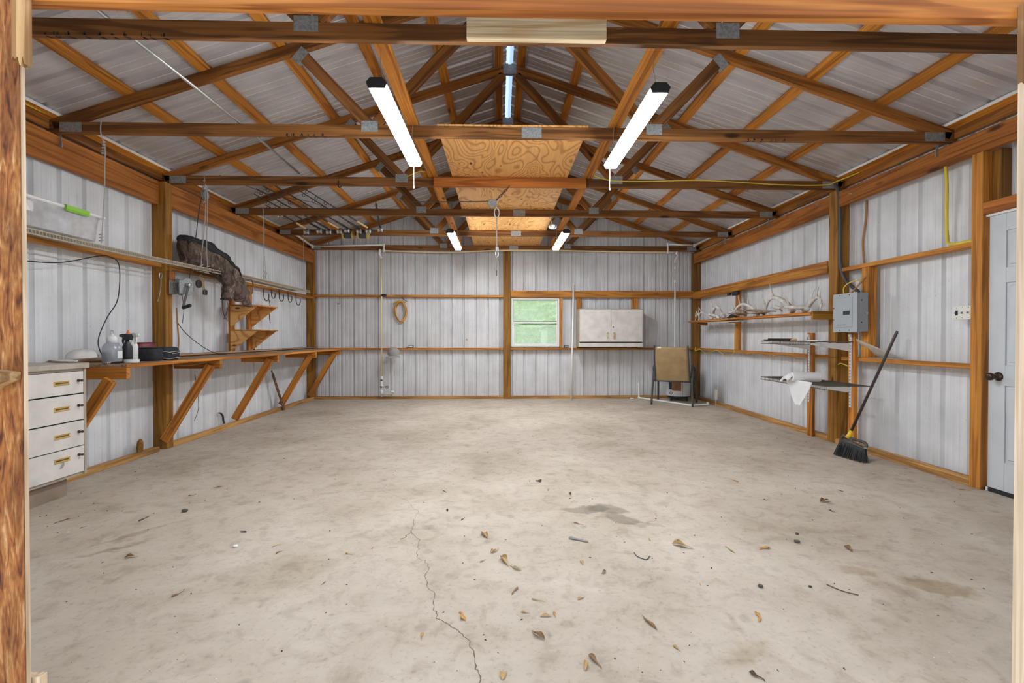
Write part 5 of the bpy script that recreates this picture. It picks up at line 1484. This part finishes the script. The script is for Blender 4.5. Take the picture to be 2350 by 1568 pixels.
D = math.radians
antler(8.02, D(80), .78, D(20), 1, 'bleached antler hooked over the far end of the shelf', x=3.42)
antler(7.70, D(100), .85, D(-15), 1, 'second bleached antler from the far end, curled with a tan inside', x=3.44, n_t=3)
antler(7.38, D(85), 1.15, D(5), -1, 'large white antler arching high just left of the short stud', x=3.46)
antler(7.22, D(70), .95, D(-50), 1, 'white antler lying low in front of the high arching one', x=3.43, n_t=3)
antler(6.86, D(110), .8, D(60), 1, 'small antler lying across the others in front of the short stud', x=3.45, lift=.02)
antler(6.62, D(105), 1.15, D(12), 1, 'forked bleached antler with long tines standing beside the short stud', x=3.52)
antler(6.42, D(60), .85, D(-70), -1, 'brown tipped antler hanging over the shelf edge near its middle', 'antlerbr', x=3.44, n_t=3, lift=.03)
antler(6.20, D(95), .9, D(-62), 1, 'brown antler lying flat in the pile near the shelf middle', 'antlerbr', x=3.48, n_t=4, lift=.03)
antler(5.98, D(80), .9, D(-75), -1, 'grey brown antler lying flat under the big white arch', 'antlerbr', x=3.52, n_t=4, lift=.03)
antler(5.72, D(92), 1.30, D(0), 1, 'biggest white antler making a broad arch, nearer half of the shelf', x=3.47, n_t=3)
antler(5.42, D(100), .95, D(-60), 1, 'white antler lying low between the broad arch and the near end', x=3.50, n_t=3, lift=.02)
antler(5.24, D(75), 1.05, D(30), -1, 'antler with upright tines nearest the breaker panel', 'antler', x=3.54, n_t=5)
t = thing('baseball', (3.385, 7.05, 1.442), 'scuffed white ball at the front edge of the antler shelf', 'ball')
MB().lathe([(.037 * math.sin(PI * i / 10) + .0001, -.037 * math.cos(PI * i / 10)) for i in range(11)], 16).build('ball', 'whitecloth', t, smooth=True, M4=Matrix.Translation((3.42, 7.05, 1.474)))
MB().tube([(3.42 + .0375 * math.cos(a) * math.cos(.45 * math.sin(2 * a)), 7.05 + .0375 * math.sin(a) * math.cos(.45 * math.sin(2 * a)), 1.474 + .0375 * math.sin(.45 * math.sin(2 * a))) for a in [2 * PI * i / 32 for i in range(32)]], .0012, 4, closed=True).build('seam', 'brownstrap', t)
tag(MB().box((3.43, 6.62, 1.382), (3.56, 7.25, 1.398), .003).build('tray', 'white'), 'flat white tray strip tucked under the antler shelf', 'tray')
tag(MB().grid(lambda u, v: (3.47 + .10 * (u - .5), 6.88 + .20 * (v - .5), 1.445 + .05 * math.sin(PI * u) * math.sin(PI * v) + .008 * math.sin(9 * u + 7 * v)), 8, 10, .004).build('rag', 'blackcloth', smooth=True), 'crumpled black rag among the antlers near the ball', 'rag')

# the two wood uprights with white standards and wire shelves either side of the post
rk = thing('shelf_rack', (3.40, 5.02, 0), 'black wire shelf rack on white standards between two wooden uprights', 'shelf')
board('upright', (3.612, 5.305, 0), (3.6505, 5.394, 1.205), 'brace', rk)
board('upright', (3.612, 4.660, 0), (3.6505, 4.749, 1.200), 'brace', rk)
for y, z0_ in ((5.35, .40), (4.705, .43)):
    st_ = MB().box((3.6005, y - .013, z0_), (3.6115, y + .013, 1.155), .001)
    st_.build('standard', 'white', rk)
    mb = MB()
    z = z0_ + .02
    while z < 1.14:
        mb.box((3.5995, y - .007, z), (3.6007, y - .003, z + .016)).box((3.5995, y + .003, z), (3.6007, y + .007, z + .016)); z += .032
    mb.build('standard_slots', 'charcoal', rk, kind='stuff')
    for zs in (1.100, .672):
        MB().prism([(0, .0), (.46, .0), (.46, -.012), (.06, -.075), (0, -.085)], .006, Matrix.Translation((3.60, y + .003, zs - .006)) @ Matrix.Rotation(PI, 4, 'Z') @ Matrix.Rotation(PI / 2, 4, 'X')).build('bracket', 'white', rk)
for zs, ya_, yb_ in ((1.108, 4.64, 5.53), (.680, 4.40, 5.53)):
    sx0, sx1 = 3.14, 3.585
    mb = MB()
    n = int((yb_ - ya_) / .026)
    for i in range(n + 1):
        y = ya_ + (yb_ - ya_) * i / n
        mb.tube([(sx1, y, zs), (sx0, y, zs), (sx0 - .002, y, zs - .030)], .0022, 4)
    mb.build('wire_deck', 'darkwire', rk, kind='stuff')
    for x, dz in ((sx0, -.003), (sx0 - .003, -.031), (sx1, -.003), ((sx0 + sx1) / 2, -.004)):
        MB().tube([(x, ya_, zs + dz), (x, yb_, zs + dz)], .0042, 6).build('shelf_rail', 'darkwire', rk)
MB().lathe([(.014, 0), (.016, .006), (.016, .02), (.012, .028)], 12, Matrix.Translation((3.60, 5.35, 1.158))).build('standard_cap', 'white', rk)
MB().lathe([(.014, 0), (.016, .006), (.016, .02), (.012, .028)], 12, Matrix.Translation((3.60, 4.705, 1.158))).build('standard_cap', 'white', rk)

t = thing('paper_towel_roll', (3.22, 4.82, .68), 'white paper towel roll with a loose sheet on the lower wire shelf', 'paper towel')
Rr = Matrix.Translation((3.09, 4.86, .733)) @ Matrix.Rotation(math.radians(-8), 4, 'Z') @ Matrix.Rotation(PI / 2, 4, 'Y')
ring = [(.020, 0), (.048, 0), (.050, .004), (.050, .274), (.048, .278), (.020, .278), (.020, 0)]
MB().lathe(ring, 24, cap=False).build('roll', 'paper', t, smooth=False, M4=Rr)
MB().lathe([(.0195, .002), (.0195, .276), (.017, .276), (.017, .002), (.0195, .002)], 16, cap=False).build('core', 'cardboard', t, M4=Rr)
def loose(u, v):
    # from under the roll, over the front lip of the shelf, hanging to one point
    y = 5.00 - .42 * u
    if v < .2:
        k = v / .2
        return (3.19 - .068 * k, y * k + (4.84 - .05 * u) * (1 - k), .690 + .012 * k)
    k = (v - .2) / .8
    w = 1 - .80 * k ** 1.3
    return (3.120 - .012 * math.sin(3 * k + 5 * u) * k, 4.80 + (y - 4.80) * w, .700 - .265 * k * (1 - .45 * abs(u - .5) * (1 - k)))
MB().grid(loose, 16, 20, .001).build('loose_sheet', 'paper', t, smooth=True)
MB().grid(lambda u, v: (3.045 + .05 * u, 4.90 + .16 * v - .05, .690 + .06 * u + .02 * math.sin(5 * v)), 6, 6, .0012).build('torn_sheet', 'paper', t, smooth=True)
t = thing('sheath_knife', (3.25, 5.3, 1.11), 'black sheathed blade with a tan grip on the upper wire shelf', 'knife')
MB().box((3.16, 5.05, 1.1115), (3.205, 5.52, 1.128), .006).box((3.17, 5.00, 1.128), (3.20, 5.45, 1.140), .005).build('sheath', 'black', t)
MB().lathe([(.010, 0), (.014, .01), (.012, .05), (.014, .085), (.009, .10)], 12, Matrix.Translation((3.185, 5.03, 1.126)) @ Matrix.Rotation(PI / 2, 4, 'X')).build('grip', 'cork', t, smooth=True)
tag(MB().box((3.20, 4.62, 1.1115), (3.26, 4.80, 1.1225), .003).build('white_slat', 'white'), 'short white plastic slat on the upper wire shelf', 'slat')
t = thing('light_diffuser', (3.68, 4.5, .98), 'cloudy plastic cover wedged behind the right upright above the girt', 'plastic cover')
def dif(u, v):
    y = 4.64 - .41 * u
    zt_ = 1.135 - .135 * u
    zb_ = .955 + .05 * (1 - u) ** 3
    return (3.612 + .11 * v ** 1.5 + .01 * u, y, zt_ + (zb_ - zt_) * v + .012 * math.sin(PI * v))
MB().grid(dif, 10, 6, .004).build('shell', 'diffuserplastic', t, smooth=True)
MB().tube([dif(i / 10, 0) for i in range(11)], .005, 6).build('lip', 'diffuserplastic', t)
MB().box((3.64, 4.20, .946), (3.72, 4.52, .952), .002).build('base_flange', 'diffuserplastic', t)

# broom leaning on the girt
t = thing('broom', (3.32, 4.32, 0), 'angle broom with brown handle and yellow collar leaning on the right wall', 'broom')
tip, sock = Vector((3.63, 4.17, 1.21)), Vector((3.36, 4.385, .225))
MB().tube([sock, sock + (tip - sock) * .985, tip], [.0125, .0125, .009], 10).build('handle', 'handle', t, smooth=True)
dirn = (tip - sock).normalized()
MB().tube([sock - dirn * .045, sock - dirn * .02, sock + dirn * .035], [.026, .022, .0155], 10).build('collar', 'broomyel', t, smooth=True)
bA, bB = Vector((3.285, 4.475, 0)), Vector((3.345, 4.165, 0))   # the sweep of the bristles on the slab
hA, hB = Vector((3.335, 4.475, .145)), Vector((3.385, 4.225, .115))
c0 = sock - dirn * .04
MB().tube(smooth_path([hA, hA + Vector((.01, -.03, .05)), c0, hB + Vector((.01, .02, .055)), hB], 5), .014, 8).build('head_frame', 'charcoal', t, smooth=True)
MB().tube([hA, (hA + hB) / 2 + Vector((0, 0, .012)), hB], [.016, .018, .016], 8).build('head_bar', 'charcoal', t, smooth=True)
lumber('head_web', (hA + hB) / 2, c0, .05, .016, 'charcoal', t, up=(1, 0, 0))
MB().box((3.372, 4.19, .122), (3.382, 4.235, .134), .002).build('chrome_clip', 'steelbar', t)
mb = MB()
rnd = random.Random(11)
for i in range(260):
    u = rnd.random(); w_ = rnd.uniform(-1, 1)
    top = hA.lerp(hB, u) + Vector((w_ * .012, 0, -.004))
    bot = bA.lerp(bB, min(1, max(0, u + rnd.uniform(-.03, .03)))) + Vector((w_ * .034 - .004, rnd.uniform(-.006, .006), .001 + rnd.random() * .008))
    mid = top.lerp(bot, .5) + Vector((rnd.uniform(-.004, .004), rnd.uniform(-.004, .004), 0))
    mb.tube([top, mid, bot], [.0030, .0028, .0018], 3, cap=False)
mb.build('bristles', 'bristle', t, kind='stuff')
MB().grid(lambda u, v: (hA.lerp(hB, u) * (1 - v) + bA.lerp(bB, u) * v) + Vector((0, 0, .006 * v)), 10, 4, .012).build('bristle_core', 'bristle', t)

t = thing('plug_in_sensor', (3.62, 7.77, 0), 'little beige box on a stub above the right kick board', 'box')
MB().box((3.625, 7.735, .095), (3.660, 7.80, .275), .008).build('case', 'switch', t)
MB().tube([(3.64, 7.768, .095), (3.64, 7.768, .0)], .004, 6).build('stub', 'switch', t)

# ================================================================== HUNG FROM THE TRUSSES
t = thing('hoist_tackle', (.0, 4.9, 2.6), 'chain, swivel block and snap links hanging at the reddish board', 'hoist')
def link(c, rx, rz, ang, mat='steelbar', r=.006, tilt=0):
    u = Vector((math.cos(ang), math.sin(ang), 0))
    ax = Vector((math.sin(tilt), 0, math.cos(tilt)))
    MB().tube([Vector(c) + u * rx * math.cos(q) + ax * rz * math.sin(q) for q in [2 * PI * i / 14 for i in range(14)]], r, 6, closed=True).build('chain_link', mat, t, smooth=True)
p0, p1 = Vector((.085, 4.945, 2.735)), Vector((-.035, 4.93, 2.60))
for i in range(5):
    link(p0.lerp(p1, i / 4.5), .011, .026, 0 if i % 2 else PI / 2, 'rust', .005, .72)
link((-.045, 4.925, 2.585), .022, .040, 0, r=.007, tilt=.5)
MB().lathe([(.040, -.012), (.046, -.006), (.046, .006), (.040, .012)], 14, Matrix.Translation((-.085, 4.92, 2.562)) @ Matrix.Rotation(PI / 2, 4, 'X')).build('block', 'galv', t)
MB().tube([(-.06, 4.92, 2.575), (-.04, 4.92, 2.54), (-.035, 4.92, 2.515)], .012, 6).build('swivel', 'steelbar', t)
link((-.034, 4.92, 2.465), .026, .052, .2, r=.0075)
MB().tube([(-.034, 4.92, 2.415), (-.034, 4.92, 2.24), (-.033, 4.92, 2.09)], .005, 6).build('cable', 'greycord', t)
MB().lathe([(.012, -.03), (.018, -.02), (.018, .02), (.012, .03)], 10, Matrix.Translation((-.033, 4.92, 2.08))).build('ferrule', 'steelbar', t)
link((-.033, 4.92, 2.03), .018, .035, .4, r=.007)
MB().tube(smooth_path([(-.033, 4.92, 2.0), (-.031, 4.92, 1.93), (-.035, 4.92, 1.87), (-.052, 4.92, 1.86), (-.058, 4.92, 1.89)], 4), .006, 6).build('hook', 'steelbar', t)
MB().tube([(-.036, 4.92, 1.87), (-.036, 4.92, 1.80)], .0045, 6).build('cable_tail', 'charcoal', t)
cable('hoist_cable', [(-.10, 4.92, 2.585), (-.25, 4.93, 2.582), (-.45, 4.95, 2.585), (-.70, 5.02, 2.60), (-.95, 5.08, 2.62)], .005, 'charcoal', 'dark twisted cable running left from the swivel block', 3)
t = thing('clamp_lamp', (.74, 6.55, 2.72), 'small bright metal clamp lamp beside the plywood deck at back right', 'lamp')
Rl = Matrix.Translation((.735, 6.50, 2.735)) @ Matrix.Rotation(math.radians(160), 4, 'X')
MB().lathe([(.018, -.05), (.022, -.03), (.024, 0), (.055, .03), (.062, .05)], 16, Rl, cap=False).build('reflector', 'steelbar', t, smooth=True)
MB().lathe([(.012, 0), (.028, .02), (.030, .038), (.018, .055), (.004, .06)], 12, Rl).build('bulb', 'white', t, smooth=True)
MB().tube([(.735, 6.50, 2.775), (.75, 6.51, 2.81), (.77, 6.52, 2.845)], .008, 6).build('clamp', 'charcoal', t)
MB().tube([(.735, 6.47, 2.70), (.74, 6.46, 2.65)], .003, 5).build('pull_chain', 'steelbar', t)

# fishing rods laid over the trusses at the left
def rod(i, x0, y0, z0, x1, y1, z1, label, grip='black', reel='steelbar', spool=True):
    a, b = Vector((x0, y0, z0)), Vector((x1, y1, z1))
    root = thing('fishing_rod', tuple(a), label, 'fishing rod', 'fishing rods over the left trusses')
    d = (b - a).normalized()
    MB().tube([a, a + d * .06, a + d * .12], [.018, .017, .014], 8).build('butt', grip, root)
    MB().tube([a + d * .18, a + d * .26, a + d * .48], [.014, .017, .013], 8).build('grip', grip if i % 3 else 'cork', root)
    MB().tube([a + d * .10, a + d * .9, b], [.011, .009, .0045], 6).build('blank', 'black', root)
    L = (b - a).length
    for k in range(4):
        f = .62 + .33 * k / 3
        c = a + d * (L * f)
        MB().tube([c + Vector((.018 * math.cos(q), .003 * math.cos(q), -.022 + .018 * math.sin(q))) for q in [2 * PI * j / 8 for j in range(8)]], .004, 4, closed=True).build('guide', 'charcoal', root)
    c = a + d * .16 + Vector((0, 0, -.045))
    rl = MB().lathe([(.026, -.038), (.040, -.030), (.030, -.018), (.028, .018), (.040, .030), (.026, .042)], 12, Matrix.Translation(c) @ Matrix.Rotation(PI / 2 if spool else 0, 4, 'Y')).build('reel', reel, root, smooth=True)
    MB().tube([c + Vector((0, 0, .045)), c + Vector((0, 0, .02))], .006, 6).build('reel_foot', 'charcoal', rl)
    MB().tube([c + Vector((.03, 0, 0)), c + Vector((.045, 0, -.02)), c + Vector((.06, 0, -.025))], .004, 5).build('reel_handle', 'charcoal', rl)
    return root
RODS = [(-2.93, 7.34, 2.79, -3.02, 6.10, 2.86, 'fishing rod nearest the left wall, with a small silver reel'),
        (-2.72, 7.33, 2.80, -2.98, 5.75, 2.89, 'second fishing rod from the left wall, with a bright round reel'),
        (-2.58, 7.34, 2.79, -2.88, 5.60, 2.91, 'third fishing rod from the left wall, with a dull silver reel'),
        (-2.42, 7.35, 2.80, -2.78, 5.55, 2.93, 'fishing rod just left of the two amber reels'),
        (-2.30, 7.34, 2.81, -2.70, 5.45, 2.96, 'fishing rod beneath the left of the two big amber reels'),
        (-2.12, 7.35, 2.80, -2.50, 5.60, 2.97, 'fishing rod beneath the right of the two big amber reels'),
        (-1.97, 7.33, 2.80, -2.38, 5.70, 2.96, 'fishing rod with a bright reel, second from the right of the bundle'),
        (-1.86, 7.34, 2.81, -1.70, 6.45, 3.00, 'rightmost fishing rod of the bundle, slanting the other way')]
for i, r_ in enumerate(RODS):
    rod(i, *r_)
def big_reel(x, label):
    root = thing('fishing_reel', (x, 7.33, 2.74), label, 'reel')
    Rx = Matrix.Translation((x, 7.33, 2.745)) @ Matrix.Rotation(PI / 2, 4, 'Y')
    MB().lathe([(.030, -.085), (.066, -.085), (.066, -.060), (.030, -.058)], 18, Rx).build('side_plate', 'gold', root)
    MB().lathe([(.030, .058), (.066, .060), (.066, .085), (.030, .085)], 18, Rx).build('side_plate', 'gold', root)
    MB().lathe([(.050, -.06), (.056, -.03), (.056, .03), (.050, .06)], 18, Rx).build('line_spool', 'charcoal', root)
    MB().tube([(x - .055, 7.33, 2.795), (x + .055, 7.33, 2.795)], .006, 6).build('pillar', 'gold', root)
    MB().tube([(x + .062, 7.33, 2.745), (x + .07, 7.32, 2.70), (x + .085, 7.32, 2.69)], .006, 6).build('crank', 'black', root)
big_reel(-2.36, 'left of two big amber and grey fishing reels in the rod bundle')
big_reel(-2.13, 'right of two big amber and grey fishing reels in the rod bundle')
cable('rod_line', [(-2.98, 5.05, 2.875), (-2.8, 5.8, 2.90), (-2.5, 6.3, 2.95), (-2.3, 6.9, 2.93)], .003, 'cord', 'thin dark line strung over the fishing rods', 4)
for (x, y, lab) in ((-2.95, 6.24, 'small bright hanger under the fourth truss left of the rods'), (-1.70, TY[2] - .004, 'small black eye hook on the third truss left of the front light')):
    tag(MB().tube([(x, y - .004, 2.80), (x, y - .012, 2.75)] + arc((x + .015, y - .012, 2.745), .015, PI, 2 * PI, 6), .006, 5).build('eye_hook', 'steelbar' if y > 6 else 'black'), lab, 'hook')

# ================================================================== ON THE FLOOR
def leaf_mesh(shape, c, seed):
    rnd = random.Random(seed)
    nu, nv = 10, 4
    if shape == 't':
        wid, curl, arch = .085, 1.4, .06
    elif shape == 'b':
        wid, curl, arch = .21, .8, .10
    elif shape == 'c':
        wid, curl, arch = .22, 1.7, .18
    else:
        wid, curl, arch = .13, 1.2, .08
    ph = rnd.uniform(0, 6)
    def f(u, v):
        e = math.sin(PI * min(1, u ** .8)) ** .75
        w = (v - .5) * 2
        a = w * curl * (.7 + .5 * math.sin(u * 5 + ph)) + .35 * math.sin(u * 6 + 2 * ph)
        r = wid * e / max(curl, .3)
        return (u - .5, r * math.sin(a) + .04 * math.sin(u * 3 + ph), .012 + r * (1 - math.cos(a)) + arch * math.sin(PI * u) * .5 + (.05 * (u - .5) ** 2 if shape == 'c' else 0))
    mb = MB().grid(f, nu, nv, .006)
    return mb.mesh('leaf_blade', 'leaf_' + c, True)
LM = {}
LEAVES = [
(0.308,3.715,0.062,-1.16,'dark','b','small dark brown leaf, first of the middle floor leaves from the back wall'),
(0.362,3.491,0.033,-1.62,'tan','c','tiny tan leaf standing curled behind the grey floor stain, left end'),
(0.514,3.409,0.048,-1.67,'dark','c','dark curled leaf with upright stem behind the left end of the grey floor stain'),
(-0.412,3.481,0.044,-0.79,'dark','a','tiny dark leaf scrap right of the faint upper end of the floor crack'),
(-0.352,3.096,0.036,-1.25,'dark','c','dark hooked leaf scrap just right of the crack, behind its widest bend'),
(-0.234,2.953,0.044,1.20,'dark','a','little dark curved leaf scrap right of the crack and left of the tan leaf trail'),
(-0.090,2.703,0.082,-1.20,'tan','c','crumpled tan leaf at the back of the trail of leaves in mid floor'),
(-0.027,2.503,0.058,0.90,'tan','c','tan leaf with a dark tip, second in the trail of leaves in mid floor'),
(-0.087,2.397,0.041,0.79,'orange','a','slim orange leaf lying left of the largest crumpled leaf in mid floor'),
(0.023,2.380,0.095,-1.14,'tan','c','largest crumpled tan leaf in the middle of the leaf trail'),
(0.077,2.320,0.076,-0.78,'pale','c','pale broken leaf touching the largest crumpled leaf on its right side'),
(0.030,2.200,0.033,-1.49,'pale','a','short pale striped leaf below the largest crumpled leaf'),
(0.066,2.108,0.062,1.17,'brown','a','long dark brown leaf lying slanted below the short pale striped leaf'),
(0.167,2.029,0.057,-0.27,'tan','t','thin tan leaf stalk above the pair of crossed leaves in mid floor'),
(0.106,1.940,0.036,-0.17,'tan','a','tan leaf lying flat to the left of the crossed leaf pair'),
(0.190,1.910,0.049,-0.10,'tan','a','left leaf of the crossed golden pair, lying level'),
(0.227,1.918,0.045,-1.41,'orange','a','right leaf of the crossed golden pair, standing on its stalk'),
(-0.156,1.922,0.063,-1.05,'orange','b','golden brown leaf with curled edges right of the crack, front half of floor'),
(-0.302,1.794,0.042,-1.44,'orange','a','single golden leaf left of the crack near the front of the floor'),
(0.147,1.790,0.064,-0.90,'brown','c','rolled brown leaf with a sharp point right of the crack near the front'),
(0.302,1.619,0.049,-2.00,'tan','c','left rolled tan leaf of the joined pair at the very front of the floor'),
(0.338,1.638,0.075,-1.11,'brown','a','right long brown leaf of the joined pair at the very front of the floor'),
(0.014,1.580,0.041,1.18,'tan','b','tan triangular leaf scrap at the bottom edge, right of the crack end'),
(0.417,2.361,0.050,-1.46,'tan','a','curved tan leaf with raised stem right of the largest crumpled leaf'),
(0.361,2.041,0.044,0.61,'tan','a','tan leaf above right of the crossed golden pair'),
(0.507,2.261,0.040,0.73,'brown','c','small brown split leaf in front of the grey floor stain'),
(-0.697,2.556,0.028,-1.30,'tan','a','tiny tan seed leaf left of the crack, level with its fork'),
(0.389,2.626,0.037,-1.67,'pale','a','small pale leaf with thin stem beside the grey stick'),
(0.484,2.852,0.060,-0.46,'brown','t','thin dark brown twisted leaf just in front of the grey floor stain'),
(1.005,2.528,0.103,-0.54,'tan','c','long rolled tan leaf with a dark end right of the grey floor stain'),
(1.248,2.490,0.079,-1.42,'tan','t','slim tan rolled leaf, second from left in the row of three right of centre'),
(1.441,2.501,0.070,0.49,'orange','b','orange fan shaped leaf scrap, rightmost in the row of three right of centre'),
(1.888,2.469,0.065,-1.66,'brown','c','brown leaf with a black scrap beneath it, in front of the broom'),
(0.853,2.626,0.040,-1.63,'orange','a','small orange leaf left of the long rolled tan leaf with dark end'),
(0.839,2.088,0.032,-1.90,'pale','a','pale upright seed leaf in the open right half of the floor'),
(0.934,2.142,0.028,-1.88,'orange','a','tiny orange leaf just right of the pale upright seed leaf'),
(1.064,1.882,0.062,-1.94,'orange','b','bright orange leaf alone in the right front of the floor'),
(0.603,1.859,0.092,-1.34,'brown','t','long thin brown rolled leaf, front right of centre'),
(0.655,1.699,0.038,-1.05,'tan','a','tan leaf lying slanted near the front edge, left of the bright orange leaf'),
(0.874,1.552,0.050,-0.97,'dark','b','large dark grey brown leaf cut by the front edge at right'),
(2.283,3.200,0.087,0.33,'brown','c','brown leaf on the floor in front of the broom, the farther of two'),
(2.198,3.023,0.040,-1.26,'dark','b','small dark reddish leaf in front of the broom, the nearer of two'),
(2.549,3.425,0.042,-1.38,'dark','a','dark leaf scrap close in front of the broom head'),
(1.883,3.686,0.070,-1.16,'orange','a','slim orange leaf far back in line with the antler shelf'),
(-1.932,2.482,0.055,0.18,'brown','c','reddish brown leaf left of the worn marks near the drawer cabinet'),
(-1.445,2.118,0.049,1.24,'brown','a','brown leaf lying slanted in the left front of the floor'),
(-1.523,2.794,0.053,-0.47,'dark','a','dark curved leaf scrap left of the crack, middle of the left floor'),
(-1.238,2.602,0.046,0.91,'yellow','a','yellow leaf in the left half of the floor'),
(-1.180,2.522,0.045,0.98,'brown','t','brown stalk lying just in front of the yellow leaf'),
(-2.256,3.004,0.073,1.60,'dark','a','dark curved leaf in front of the drawer cabinet, farthest right of three'),
(-2.745,2.982,0.080,1.30,'dark','t','dark stalk on the floor close in front of the drawer cabinet'),
(-2.525,2.883,0.038,1.22,'dark','a','short dark curved leaf in front of the drawer cabinet, middle of three'),
(-2.167,3.627,0.051,0.52,'dark','a','dark leaf scrap far back on the left floor, beyond the pebble'),
(-2.247,3.443,0.034,0.49,'dark','b','dark leaf scrap behind the dark pebble on the left floor'),
(-0.804,2.492,0.040,-0.20,'orange','a','slim reddish leaf left of the crack beside the tiny seed leaf'),
(-0.828,2.195,0.032,1.08,'brown','t','thin brown needle leaf in the left middle of the floor'),
(3.501,3.410,0.073,-0.21,'orange','a','orange leaf lying by the foot of the door post')
]
for i, (x, y, L, yaw, c, shp, lab) in enumerate(LEAVES):
    key = (c, shp, i % 2)
    if key not in LM:
        LM[key] = leaf_mesh(shp, c, i)
    o = bpy.data.objects.new('dry_leaf', LM[key])
    COL.objects.link(o)
    o.matrix_basis = Matrix.Translation((x, y, .0012)) @ Matrix.Rotation(yaw, 4, 'Z') @ Matrix.Diagonal((L * 1.15, L * 1.35, L * 1.2, 1))
    tag(o, lab, 'leaf', 'dry leaves on the slab')
def pebble(x, y, r, label, mat='stone', name='pebble'):
    me = bpy.data.meshes.new(name)
    bm = bmesh.new()
    bmesh.ops.create_icosphere(bm, subdivisions=2, radius=1)
    for v in bm.verts:
        k = 1 + .25 * noise.noise(v.co * 1.7 + Vector((x * 9, y * 7, 0)))
        v.co = Vector((v.co.x * r * 1.25 * k, v.co.y * r * k, v.co.z * r * .7 * k + r * .62))
    bm.to_mesh(me); bm.free()
    me.materials.append(M[mat])
    tag(link_mesh(name, me, None, Matrix.Translation((x, y, 0))), label, 'pebble')
pebble(-2.081, 3.125, .016, 'dark oval pebble in the left half of the floor')
pebble(1.667, 2.566, .013, 'larger of two grey pebbles in the right half of the floor')
pebble(1.737, 2.674, .009, 'smaller of two grey pebbles, behind the larger one on the right')
pebble(1.202, 2.112, .010, 'grey pebble behind the bright orange leaf, front right')
pebble(1.431, 2.106, .007, 'small dark pebble right of the grey one, front right')
pebble(-1.453, 2.591, .011, 'flat white chip in the middle of the left floor', 'chips', 'chip')
t = thing('stick', (.45, 2.62, 0), 'short grey broken stick in front of the grey floor stain', 'stick')
MB().tube([(.405, 2.645, .008), (.45, 2.622, .007), (.495, 2.598, .006)], [.0075, .006, .005], 6).build('shaft', 'greycloth', t)
MB().tube([(.395, 2.650, .008), (.41, 2.643, .008)], [.006, .010], 6).build('knot', 'greycloth', t)
tag(MB().tube(smooth_path([(.715, 2.46, .006), (.72, 2.42, .004), (.75, 2.385, .004), (.77, 2.395, .004), (.785, 2.42, .005)], 4), .002, 5).build('wire_scrap', 'black'), 'thin black hooked wire scrap left of the long rolled tan leaf', 'wire')
tag(MB().tube(smooth_path([(1.52, 2.12, .004), (1.545, 2.07, .005), (1.57, 2.05, .004), (1.60, 2.03, .004)], 4), .0022, 5).build('twig', 'rust'), 'thin kinked dark twig on the right front floor', 'twig')
rnd = random.Random(21)
def specks(name, mat, n, s0, s1, label, cat, keep):
    mb = MB()
    k = 0
    while k < n:
        x, y = rnd.uniform(XL + .15, XR - .15), 1.55 + 7.0 * rnd.random() ** 1.4
        if not keep(x, y): continue
        s = rnd.uniform(s0, s1) * (.7 + .5 * rnd.random()); a = rnd.uniform(0, PI); e = rnd.uniform(.4, 1)
        R = Matrix.Translation((x, y, .0005)) @ Matrix.Rotation(a, 4, 'Z')
        p = [R @ Vector(q) for q in ((-s, 0, 0), (0, -s * e * .6, 0), (s, .1 * s, 0), (.1 * s, s * e * .6, 0), (0, 0, s * .55))]
        mb.add(p, [(0, 1, 4), (1, 2, 4), (2, 3, 4), (3, 0, 4)])
        k += 1
    tag(mb.build(name, mat, kind='stuff'), label, cat)
specks('debris', 'debris', 420, .003, .009, 'tiny dark crumbs scattered all over the concrete floor', 'debris', lambda x, y: True)
specks('chips', 'chips', 90, .003, .007, 'tiny pale chips scattered over the concrete floor', 'debris', lambda x, y: True)

# eye bolts in the faces of the top plates
for i, (x, y, z, sg, lab) in enumerate(((3.643, 5.22, 2.66, -1, 'small steel eye bolt in the right top plate just beyond the post'), (3.643, 4.72, 2.63, -1, 'small steel eye bolt in the right top plate just before the post'), (-3.436, 6.15, 2.73, 1, 'small steel eye bolt in the left top plate past the pulley block'), (-3.436, 7.05, 2.72, 1, 'small steel eye bolt in the left top plate beside the far hanging wire'))):
    t = thing('eye_bolt', (x, y, z), lab, 'bolt')
    MB().tube([(x, y, z), (x + sg * .03, y, z)], .004, 6).build('shank', 'steelbar', t)
    MB().tube([Vector((x + sg * (.042 + .012 * math.cos(q)), y + .012 * math.sin(q), z)) for q in [2 * PI * k / 10 for k in range(10)]], .004, 5, closed=True).build('eye', 'steelbar', t)
